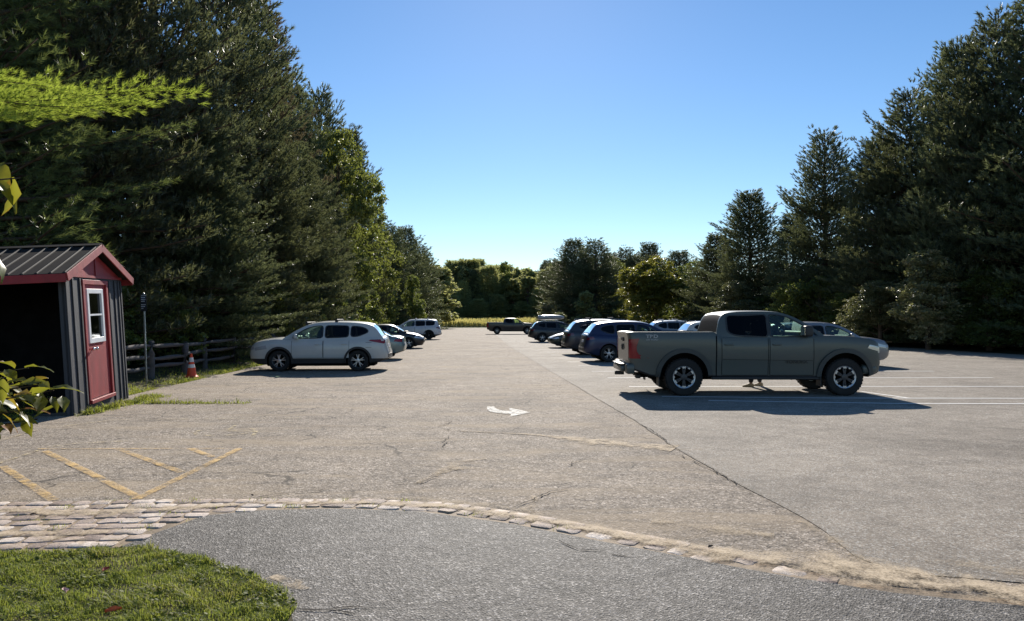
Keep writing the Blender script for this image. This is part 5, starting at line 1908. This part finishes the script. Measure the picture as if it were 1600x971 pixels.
def leaf_proto(seed, H=10.0, Rr=4.0, zc=.55, mat='leaf', ncl=260, per=55, ls=.20, trunk_h=.25, gap=.0, kind='round'):
    rng = np.random.default_rng(seed)
    # lobes
    lobes = []
    for k in range(16 if kind == 'round' else 12):
        a = rng.uniform(0, 6.28); f = rng.uniform(.15, 1.0)
        if kind == 'round':
            rr = math.sqrt(max(.05, 1 - (2 * f - 1.05) ** 2)) * Rr * rng.uniform(.35, .72)
        elif kind == 'cone':
            rr = (1 - f) ** .7 * Rr * rng.uniform(.3, .75)
        else:
            rr = Rr * rng.uniform(.2, .75) * (1 - .5 * f)
        lobes.append((np.array([rr * math.cos(a), rr * math.sin(a), H * (trunk_h * .6 + (1 - trunk_h * .6) * f * .9)]), Rr * rng.uniform(.28, .5) * (1.0 if f < .7 else .75)))
    lobes.append((np.array([0, 0, H * .55]), Rr * .6))
    lobes.append((np.array([0, 0, H * .82]), Rr * .38))
    cen, val = [], []
    while len(cen) < ncl:
        c, r_ = lobes[rng.integers(len(lobes))]
        d = unit(rng.normal(size=3))
        d[2] = d[2] * .85 + .1
        p = c + d * r_ * rng.uniform(.55, 1.08) ** .6
        if p[2] < .3 or p[2] > H * (1.0 if kind == 'round' else 1.07): continue
        if kind != 'round' and p[2] > H * .8 and math.hypot(p[0], p[1]) > Rr * .8 * (1.12 - p[2] / H) * 3: continue
        cen.append(p); val.append(rng.random())
    cen = np.array(cen)
    n = len(cen)
    cr = rng.uniform(.22, .5, n) * (Rr / 4) ** .5
    c = np.repeat(cen, per, 0)
    off = rng.normal(size=c.shape) * .5 * np.repeat(cr, per)[:, None]
    off[:, 2] *= .6
    c = c + off
    nrm = unit(rng.normal(size=c.shape) + np.array([0, 0, .6]))
    a = unit(np.cross(nrm, rng.normal(size=c.shape)))
    b_ = np.cross(nrm, a)
    s = ls * rng.uniform(.6, 1.2, (len(c), 1)) / 2
    V = np.zeros((len(c), 4, 3))
    V[:, 0] = c - a * s; V[:, 1] = c + b_ * s * .62; V[:, 2] = c + a * s; V[:, 3] = c - b_ * s * .62
    F = np.arange(len(c) * 4).reshape(-1, 4)
    v = np.clip(np.repeat(rng.random(n), per) * .7 + rng.random(len(c)) * .3, 0, 1)
    me = mesh_arrays('crown', V.reshape(-1, 3), F, 4, np.repeat(v, 4))
    me.materials.append(M[mat])
    bm = bmesh.new()
    rad = .014 * H + .04
    lean = rng.uniform(-.3, .3)
    bm_tube(bm, [(0, 0, -.3), (0, 0, .2), (lean * .3, 0, H * .3), (lean, 0, H * .6), (lean * .8, 0, H * .9)], [rad * 1.2, rad, rad * .8, rad * .45, rad * .1], 8)
    for c, r_ in lobes:
        zb = min(c[2] * .55, H * .5)
        s0 = Vector((lean * zb / H, 0, zb))
        e = Vector(tuple(c))
        bm_tube(bm, [s0, s0.lerp(e, .5) + Vector((0, 0, -.1)), e], [rad * .45, rad * .28, rad * .08], 5, cap=False)
    tm = bpy.data.meshes.new('trunk')
    bm.to_mesh(tm); bm.free()
    tm.materials.append(M['bark'])
    return dict(crown=me, trunk=tm, H=H, R=Rr, n=n)

PR = {
 'pineW': pine_proto(31, 18, 4.6, .5, .47, 6, 'pine', up=.55),
 'pineX': pine_proto(32, 18, 4.4, .5, .47, 6, 'pine', up=.6, thin=.92),
 'pineR': pine_proto(11, 20, 4.0, .8, .52, 5, 'pine_brown'),
 'pineA': pine_proto(16, 20, 4.0, .8, .52, 5, 'pine'),
 'pineB': pine_proto(12, 20, 4.2, 1.5, .62, 5, 'pine', thin=.8),
 'pineC': pine_proto(13, 17, 3.8, .8, .55, 5, 'pine', up=.8, thin=.9),
 'white': pine_proto(14, 20, 4.6, 1.2, .62, 5, 'whitepine', nn=24, nl=.2, nw=.02, shape='layer', up=.35, tuft=.36),
 'spire': pine_proto(15, 15, 2.6, .5, .42, 6, 'pine', shape='spire', nn=10, nl=.26, nw=.05, up=.35, tuft=.32),
 'maple': leaf_proto(21, 12, 4.5, mat='leaf', ncl=520, per=60, ls=.21),
 'maple2': leaf_proto(22, 12, 4.0, mat='leaf', ncl=480, per=60, ls=.21, kind='cone'),
 'yellow': leaf_proto(23, 10, 4.6, mat='leaf_yellow', ncl=760, per=60, ls=.24, trunk_h=.1),
 'bush': leaf_proto(24, 4, 2.2, mat='leaf', ncl=240, per=55, ls=.15, trunk_h=.02),
 'thicket': leaf_proto(41, 8, 3.2, mat='leaf_pale', ncl=620, per=55, ls=.15, trunk_h=.02, kind='cone'),
 'thicket2': leaf_proto(42, 8, 3.2, mat='leaf', ncl=620, per=55, ls=.15, trunk_h=.02, kind='cone'),
 'palebush': leaf_proto(25, 4, 2.0, mat='leaf_pale', ncl=220, per=50, ls=.17, trunk_h=.02),
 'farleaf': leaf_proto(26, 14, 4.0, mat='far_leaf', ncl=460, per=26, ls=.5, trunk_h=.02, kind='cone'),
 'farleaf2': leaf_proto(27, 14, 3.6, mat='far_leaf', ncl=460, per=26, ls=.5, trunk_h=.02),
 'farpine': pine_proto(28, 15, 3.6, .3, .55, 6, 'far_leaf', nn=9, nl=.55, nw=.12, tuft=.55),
}
print('proto tufts', {k: v['n'] for k, v in PR.items()})
NAMES = dict(pineR='pine_tree', thicket='broadleaf_tree', thicket2='broadleaf_tree', pineW='pine_tree', pineX='pine_tree', pineA='pine_tree', pineB='pine_tree', pineC='pine_tree', white='white_pine', spire='conifer_tree', maple='maple_tree', maple2='broadleaf_tree',
             yellow='maple_tree', bush='bush', palebush='shrub', farleaf='broadleaf_tree', farleaf2='broadleaf_tree', farpine='conifer_tree')
CATS = dict(pineR='pine tree', thicket='tree', thicket2='tree', pineW='pine tree', pineX='pine tree', pineA='pine tree', pineB='pine tree', pineC='pine tree', white='pine tree', spire='conifer', maple='tree', maple2='tree', yellow='tree', bush='bush', palebush='bush', farleaf='tree', farleaf2='tree', farpine='conifer')
trg = random.Random(77)
def tree(kind, x, y, H, rad, label, group=None, z=None, rz=None):
    p = PR[kind]
    if z is None:
        z = verge_z(x, y) if x < 0 else verge_zr(x, y)
        z = max(z, -.04)
        if y > 160: z = field_z(x, y)
    o = empty(NAMES[kind], (x, y, z), trg.uniform(0, 6.28) if rz is None else rz)
    o.scale = (rad / p['R'], rad / p['R'], H / p['H'])
    tag(o, label, CATS[kind], group)
    for nm in ('trunk', 'crown'):
        c = bpy.data.objects.new(nm, p[nm])
        link(c, o)
    return o
def tpx(kind, px, Y, top, rad, label, group=None, H=None):
    x = (px - 800) / FPX * Y
    h = H if H else CAM_H + (500 - top) / FPX * Y
    return tree(kind, x, Y, h, rad, label, group)

# left edge of the car park, near to far
GL = 'tall pines and other trees along the left edge'
tpx('white', -60, 19.5, 0, 4.6, 'nearest white pine with long soft needles behind the shed roof', GL, 19)
tpx('pineA', 120, 24, 0, 4.0, 'dark pine directly behind the shed', GL, 21)
tpx('pineB', 235, 28.5, 0, 4.0, 'tall dark pine standing behind the signpost', GL, 23)
tpx('pineB', 315, 33, 0, 3.8, 'tall dark pine standing behind the traffic cone', GL, 24)
tpx('pineC', 352, 39, 0, 4.3, 'tall broad pine above the nose of the silver white suv', GL, 23.5)
tpx('pineR', 400, 48, 15, 4.6, 'brown tinged pine whose shoulder makes the upper skyline on the left', GL)
tpx('pineW', 452, 57, 140, 4.6, 'upswept pine right of the tallest ones, above the roof of the silver white suv', GL)
tpx('pineX', 496, 64, 144, 4.6, 'pine with candle-like upright tips on its crown, halfway down the left skyline', GL)
tpx('maple', 530, 60, 205, 4.8, 'big green maple bulging out from the left row of pines over the lane', GL)
tpx('pineW', 545, 78, 210, 4.4, 'pine just right of the big green maple', GL)
tpx('maple', 578, 84, 318, 4.0, 'lower green tree stepping down the left skyline', GL)
tpx('pineX', 604, 98, 352, 5.0, 'dark conifer above the black car of the left row', GL)
tpx('pineW', 632, 112, 360, 5.4, 'dark round-headed pine above the white suv', GL)
tpx('pineX', 656, 128, 384, 5.4, 'layered white pine right of the white suv', GL)
tpx('farleaf2', 680, 150, 410, 5.5, 'pale green tree at the far end of the left row', GL)
tpx('white', 668, 108, 470, 2.2, 'small layered pine at the verge behind the white suv', GL)
tpx('maple2', 645, 84, 432, 2.0, 'bright green sapling beside the rear of the white suv', GL)
for i, (x, y, h, r_) in enumerate([(-12.3, 29.5, 9, 3.2), (-12.5, 37, 11, 3.6), (-13.2, 44.5, 12, 3.8), (-14.2, 52, 12.5, 3.8)]):
    tree(['pineW', 'pineX'][i % 2], x, y, h, r_, ['lower pine overhanging the fence behind the cone', 'lower pine just behind the bonnet of the silver white suv',
         'lower pine above the silver white suv windows', 'lower pine above the tail of the silver white suv'][i], GL)
# dense second rank
lab2 = 'dark pine of the second rank seen only through the gaps of the left row'
for i, (x, y, h) in enumerate([(-19, 26, 20), (-20, 36, 19), (-21, 47, 18), (-21, 57, 17), (-22, 66, 19), (-23, 77, 17), (-24, 90, 15), (-25, 105, 15), (-25, 122, 14), (-24, 19, 20), (-28, 28, 20), (-28, 38, 20), (-27, 138, 14), (-26, 152, 13)]):
    tree(['pineW', 'pineX', 'pineA'][i % 3], x, y, h, 5.2, lab2, 'second rank of the left pines')
lab3 = 'low leafy bush in the shade at the foot of the left row of trees'
for i, (x, y, h, r_) in enumerate([(-12.2, 18.5, 3.2, 2), (-12.8, 22, 3.4, 2.1), (-12.6, 25.5, 2.8, 1.9), (-13.0, 28.5, 3.6, 2.2), (-12.9, 32, 3.2, 2.2), (-12.8, 35, 4.4, 2.2), (-12.9, 38.5, 4.2, 2.3), (-13.1, 42, 4.6, 2.4), (-13.6, 46, 5, 2.6),
                                   (-13.5, 50, 4.5, 2.5), (-13.9, 55, 5, 2.7), (-14.2, 60, 4.6, 2.6), (-14.6, 66, 5, 2.8), (-15, 72, 5.4, 3), (-15.8, 80, 5.2, 3), (-16.5, 90, 5.5, 3.2), (-17.2, 101, 5.5, 3.3), (-18, 113, 5.5, 3.4), (-19, 128, 5.5, 3.5), (-15, 20, 4.5, 2.6), (-15.2, 25, 4.5, 2.7), (-15.4, 31, 4.8, 2.8), (-20, 145, 6, 3.6)]):
    tree('bush', x, y, h, r_, lab3, 'bushes under the left trees')
tree('palebush', -11.6, 39.5, 2.6, 1.2, 'pale sunlit bush glinting above the nose of the silver white suv', None)
tree('maple2', -13.0, 47, 7.5, 2.0, 'young light green tree between the dark pines above the silver white suv roof', None)
tree('palebush', -13.2, 57.5, 3.4, 1.6, 'yellow green sunlit bush above the grey green sedan', None)

# right side, near to far
GR = 'trees along the right edge'
tpx('pineB', 1630, 40, 0, 5.2, 'huge dark pine with a bare double trunk at the right border', GR, 19.5)
tpx('pineX', 1560, 43, 30, 4.6, 'dark upswept pine next to the right border pine', GR)
tpx('pineW', 1500, 46, 80, 4.6, 'tall pine third from the right border', GR)
tpx('pineX', 1425, 50, 150, 5.0, 'tall pine left of the three right border pines, sloping skyline', GR)
tpx('pineW', 1375, 54, 225, 4.4, 'pine leaning out left of the right group with a spiky shoulder', GR)
tpx('pineX', 1290, 60, 211, 4.4, 'pyramid shaped pine standing free above the bonnet of the sage pickup', GR)
tpx('spire', 1240, 66, 335, 3.4, 'small pine with dead twigs left of the pyramid shaped pine', GR)
tpx('pineW', 1172, 74, 306, 5.0, 'broad round topped pine above the cab of the sage pickup', GR)
tpx('pineW', 1120, 84, 370, 4.2, 'small dark pine left of the round topped pine', GR)
tpx('yellow', 1026, 96, 400, 6.0, 'round yellow green maple above the bed of the sage pickup', GR)
tpx('maple', 1090, 92, 408, 3.6, 'green broadleaf tree between the yellow green maple and the pines', GR)
tpx('pineW', 1015, 150, 384, 6, 'dark pine top showing above the yellow green maple', GR)
tpx('pineX', 978, 150, 390, 6, 'dark pine top left above the yellow green maple', GR)
tpx('maple', 962, 128, 398, 3.6, 'green tree filling the gap between the yellow maple and the dark conifers', GR)
tpx('pineX', 930, 120, 376, 6, 'dense dark conifer above the navy suv, right one of the pair', GR)
tpx('pineW', 897, 126, 378, 6, 'dense dark conifer above the charcoal suv, left one of the pair', GR)
tpx('pineX', 872, 140, 408, 5, 'slim dark conifer at the left end of the right group', GR)
tpx('farleaf', 915, 112, 452, 2.6, 'light green sapling in front of the pair of dense dark conifers', GR)
tpx('palebush', 858, 116, 468, 2.2, 'pale flowering shrub behind the grey roof box', None)
tpx('palebush', 872, 104, 487, 1.8, 'low yellowish shrub right of the grey roof box', None)
tree('bush', 23.6, 57, 5, 3, 'round bright leaved bush above the windscreen of the grey crossover', None)
for i, (px, Y, top, r_, k_, l_) in enumerate([(1450, 43, 392, 3.4, 'thicket', 'leafy tree with bright speckled leaves under the tall right pines'), (1375, 47, 440, 3.0, 'thicket', 'pale glinting leafy thicket right of the sage pickup bonnet'),
        (1330, 52, 455, 3.0, 'thicket2', 'low leafy tree above the grey crossover'), (1235, 60, 440, 3.0, 'thicket2', 'olive leafy tree above the sage pickup windscreen'), (1150, 70, 440, 3.4, 'thicket', 'pale leafy tree above the sage pickup cab'),
        (1545, 41, 420, 3.4, 'thicket2', 'shaded leafy tree below the pines next to the right border')]):
    tpx(k_, px, Y, top, r_, l_, GR)
lab4 = 'dark pine of the second rank behind the right row of trees'
for i, (x, y, h) in enumerate([(37, 44, 14), (35, 52, 12), (33, 60, 10), (31, 71, 8), (29, 82, 8), (27, 95, 8), (26, 115, 12), (25, 132, 13), (20, 150, 15), (40, 38, 16), (44, 48, 16), (24, 145, 14), (30, 36, 14)]):
    tree(['pineW', 'pineX', 'pineA'][i % 3], x, y, h, 5.4, lab4, 'second rank of the right trees')
lab5 = 'leafy bush at the foot of the right row of trees'
for i, (x, y, h, r_) in enumerate([(29, 35.5, 4, 2.6), (27.6, 39, 4.2, 2.6), (27.2, 42.5, 4.6, 2.6), (26.6, 46.5, 4.4, 2.6), (26.2, 50.5, 4.6, 2.7), (25.8, 55, 4.2, 2.7), (25.4, 60, 4.4, 2.8), (25, 65, 4, 2.8), (24.5, 71, 4, 2.8), (24, 78, 3.8, 3), (23.4, 86, 4, 3), (22.6, 96, 4, 3.2),
                                   (21.5, 108, 4.4, 3.4), (20.4, 122, 4.6, 3.5), (17, 128, 4.5, 3.4), (14.5, 132, 4.5, 3.4), (12, 136, 4.5, 3.4), (30, 41, 5, 3), (29.5, 46, 5, 3), (32, 37, 5, 3)]):
    tree('bush', x, y, h, r_, lab5, 'bushes under the right trees')

# the wood beyond the field
lab6 = 'tree of the mixed wood that closes the far end beyond the goldenrod field'
rg = random.Random(12)
k = 0
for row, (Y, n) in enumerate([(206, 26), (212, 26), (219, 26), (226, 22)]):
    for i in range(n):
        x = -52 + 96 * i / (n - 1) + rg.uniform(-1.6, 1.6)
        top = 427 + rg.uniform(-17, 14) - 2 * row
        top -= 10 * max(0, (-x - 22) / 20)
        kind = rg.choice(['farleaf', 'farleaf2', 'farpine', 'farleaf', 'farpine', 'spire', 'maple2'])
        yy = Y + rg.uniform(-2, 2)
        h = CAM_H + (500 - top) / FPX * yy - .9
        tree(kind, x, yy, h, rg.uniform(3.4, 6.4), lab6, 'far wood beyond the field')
lab7 = 'low dark bushy pine at the edge of the far wood'
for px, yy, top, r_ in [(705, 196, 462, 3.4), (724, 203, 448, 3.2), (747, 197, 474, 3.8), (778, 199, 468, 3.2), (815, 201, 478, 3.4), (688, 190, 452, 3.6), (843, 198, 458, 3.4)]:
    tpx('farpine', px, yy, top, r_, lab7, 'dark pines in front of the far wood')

# ------------------------------------------------------------------ low sunlit bough of a pine whose trunk stands left of the picture
def bough_pine():
    rng = np.random.default_rng(55)
    root = empty('white_pine', (-9.2, 9.3, 0))
    tag(root, 'white pine with a sunlit yellow green bough reaching over the shed', 'pine tree')
    bm = bmesh.new()
    bm_tube(bm, [(0, 0, -.2), (0, 0, 1), (.05, 0, 6), (0, 0, 12)], [.26, .2, .15, .05], 10)
    cen, dr, val = [], [], []
    def bough(p0, p1, sag, wid, dens):
        p0, p1 = np.array(p0), np.array(p1)
        L = np.linalg.norm(p1 - p0)
        h = unit(p1 - p0)
        side = unit(np.cross(h, np.array([0, 0, 1.])))
        P = []
        n = int(L / .085)
        for i in range(n + 1):
            t = i / n
            c = p0 + (p1 - p0) * t + np.array([0, 0, -sag * 4 * t * (1 - t)]) + side * .10 * math.sin(t * 7 + p1[0] * 5) * t + np.array([0, 0, .07 * math.sin(t * 9 + p1[2] * 7) * t])
            P.append(c)
            if t < .12: continue
            tl = wid * (1 - t) ** .6 * rng.uniform(.6, 1.1) + .12
            for sg in (-1, 1):
                if rng.random() > dens: continue
                up = rng.uniform(-.45, .5)
                k = max(1, int(tl / .11))
                for j in range(1, k + 1):
                    q = j / k
                    cc = c + side * sg * tl * q * .75 + h * tl * q * .7 + np.array([0, 0, up * tl * q * .6]) + rng.normal(size=3) * .02
                    cen.append(cc); dr.append(unit(side * sg * .5 + h * .8 + np.array([0, 0, .25 + up * .3])))
            cen.append(c); dr.append(unit(h + np.array([0, 0, .3])))
        bm_tube(bm, [tuple(p) for p in P[::6]], [(.016) * (1 - .8 * i / max(1, len(P[::6]) - 1)) for i in range(len(P[::6]))], 5, cap=False)
    def W_(px, py, Y):
        return ((px - 800) / FPX * Y + 9.2, Y - 9.3, CAM_H + (500 - py) / FPX * Y)
    bough((0, 0, 4.6), W_(305, 152, 9.0), .02, .62, .95)
    bough((0, 0, 4.75), W_(215, 165, 8.6), .02, .6, .9)
    bough((0, 0, 4.9), W_(120, 135, 9.4), .0, .7, .9)
    bough((0, 0, 4.5), W_(60, 175, 8.2), .02, .6, .8)
    bough((0, 0, 4.7), W_(140, 150, 10.3), .0, .7, .9)
    c, d = np.array(cen), np.array(dr)
    me = needle_mesh('bough', c, d, 26, .105, .0055, rng, .55, axial=.05)
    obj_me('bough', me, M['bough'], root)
    # the dark upper boughs
    cen, dr = [], []
    for k in range(11):
        z = 6.6 + k * .62
        a = rng.uniform(-.5, 1.9)
        L = rng.uniform(2.6, 3.9)
        bough((0, 0, z), (L * math.cos(a), L * math.sin(a), z + rng.uniform(.2, .9)), .0, .9, .9)
    c, d = np.array(cen), np.array(dr)
    me = needle_mesh('crown', c, d, 18, .11, .010, rng, .6, axial=.05)
    obj_me('crown', me, M['whitepine'], root)
    obj_bm('trunk', bm, M['bark'], root)
bough_pine()

# ------------------------------------------------------------------ young tree beside the viewer, leaves reaching in from the left
def sapling():
    rng = random.Random(91)
    root = empty('sapling', (-1.75, 1.75, 0))
    tag(root, 'young tree with leaves turning yellow and orange, closest to the viewer', 'tree')
    mlf = foliage('autumn_leaf', (0.06, 0.11, 0.02), (0.20, 0.22, 0.03), .5, .42, .45, (.42, .40, .03), extra=(.34, .12, .03))
    def W_(px, py, Y):
        return Vector(((px - 800) / FPX * Y + 1.75, Y - 1.75, CAM_H + (500 - py) / FPX * Y))
    bm = bmesh.new()
    bm_tube(bm, [(0, 0, -.1), (.02, 0, .8), (.0, .02, 1.6), (.04, 0, 2.5)], [.025, .02, .014, .006], 8)
    twigs = []
    def twig(a, c, r_=.004):
        a, c = Vector(a), Vector(c)
        m_ = a.lerp(c, .5) + Vector((0, 0, .02))
        bm_tube(bm, [a, m_, c], [r_, r_ * .8, r_ * .4], 5)
        twigs.append((a, m_, c))
    T = [((0, 0, 1.42), W_(20, 600, 1.85)), ((0, 0, 1.46), W_(70, 600, 1.8)), ((.1, .03, 1.50), W_(104, 622, 1.75)), ((0, 0, 1.40), W_(40, 640, 1.7)), ((0, 0, 1.35), W_(15, 665, 1.75)),
         ((0, 0, 1.44), W_(10, 590, 1.6)), ((0, 0, 1.38), W_(60, 655, 1.85)), ((0, 0, 1.5), W_(45, 575, 1.9)), ((0, 0, 1.42), W_(85, 610, 1.95)), ((0, 0, 1.44), W_(30, 620, 1.65)), ((0, 0, 2.0), W_(30, 278, 1.7)), ((0, 0, 2.05), W_(16, 255, 1.75)), ((0, 0, 1.85), W_(2, 400, 1.8))]
    for a, c in T: twig(a, c)
    obj_bm('stem', bm, M['bark'], root)
    # leaves
    bm = bmesh.new()
    vals = []
    def leaf(p, d, up, size, val):
        d = d.normalized()
        s = d.cross(up).normalized()
        nrm = s.cross(d).normalized()
        prof = [.03, .45, .82, 1.0, .92, .66, .34, .03]
        curl = rng.uniform(.1, .5)
        fold = rng.uniform(.15, .55)
        tw = rng.uniform(-.5, .5)
        rows = []
        n = len(prof) - 1
        for i, w_ in enumerate(prof):
            t = i / n
            c = p + d * size * t - nrm * size * curl * t * t
            ss_ = (s * math.cos(tw * t) + nrm * math.sin(tw * t))
            hw_ = w_ * size * .24
            rows.append([bm.verts.new(c + ss_ * hw_ * k + nrm * abs(k) * hw_ * fold + nrm * (.03 * size * math.sin(i * 2.3 + k)) * (abs(k) == 1)) for k in (-1, -.5, 0, .5, 1)])
            for k in range(5):
                vals.append(min(1, max(0, val + .12 * (abs(k - 2) - 1) + (0.1 if i > 5 else 0))))
        for a, c in zip(rows[:-1], rows[1:]):
            for k in range(4):
                bm.faces.new((a[k], a[k + 1], c[k + 1], c[k])).smooth = True
    for ti, (a, m_, c) in enumerate(twigs):
        up_part = ti >= 10
        n = 17 if not up_part else (6 if ti < 12 else 5)
        for k in range(n):
            t = (.30 if not up_part else .55) + (.7 if not up_part else .45) * (k + .6) / n
            p = a.lerp(c, t) + Vector((0, 0, .02 * math.sin(t * 3)))
            d = (c - a).normalized() * rng.uniform(.2, .8) + Vector((rng.uniform(-.6, .8), rng.uniform(-.9, .9), rng.uniform(-.9, .45)))
            if up_part: d = Vector((rng.uniform(-.1, .7), rng.uniform(-.5, .3), rng.uniform(-1, -.35)))
            size = rng.uniform(.045, .075) if not up_part else rng.uniform(.07, .105)
            v = rng.choice([.1, .2, .3, .35, .45, .5, .6, .65, .7, .9]) if not up_part else rng.choice([.35, .45, .55, .65, .7, .95])
            leaf(p, d, Vector((rng.uniform(-.5, .5), rng.uniform(-.5, .5), 1)), size, v)
    me = bpy.data.meshes.new('leaves')
    bm.to_mesh(me); bm.free()
    at = me.attributes.new('rnd', 'FLOAT', 'POINT')
    at.data.foreach_set('value', vals)
    o = obj_me('leaves', me, mlf, root)
sapling()
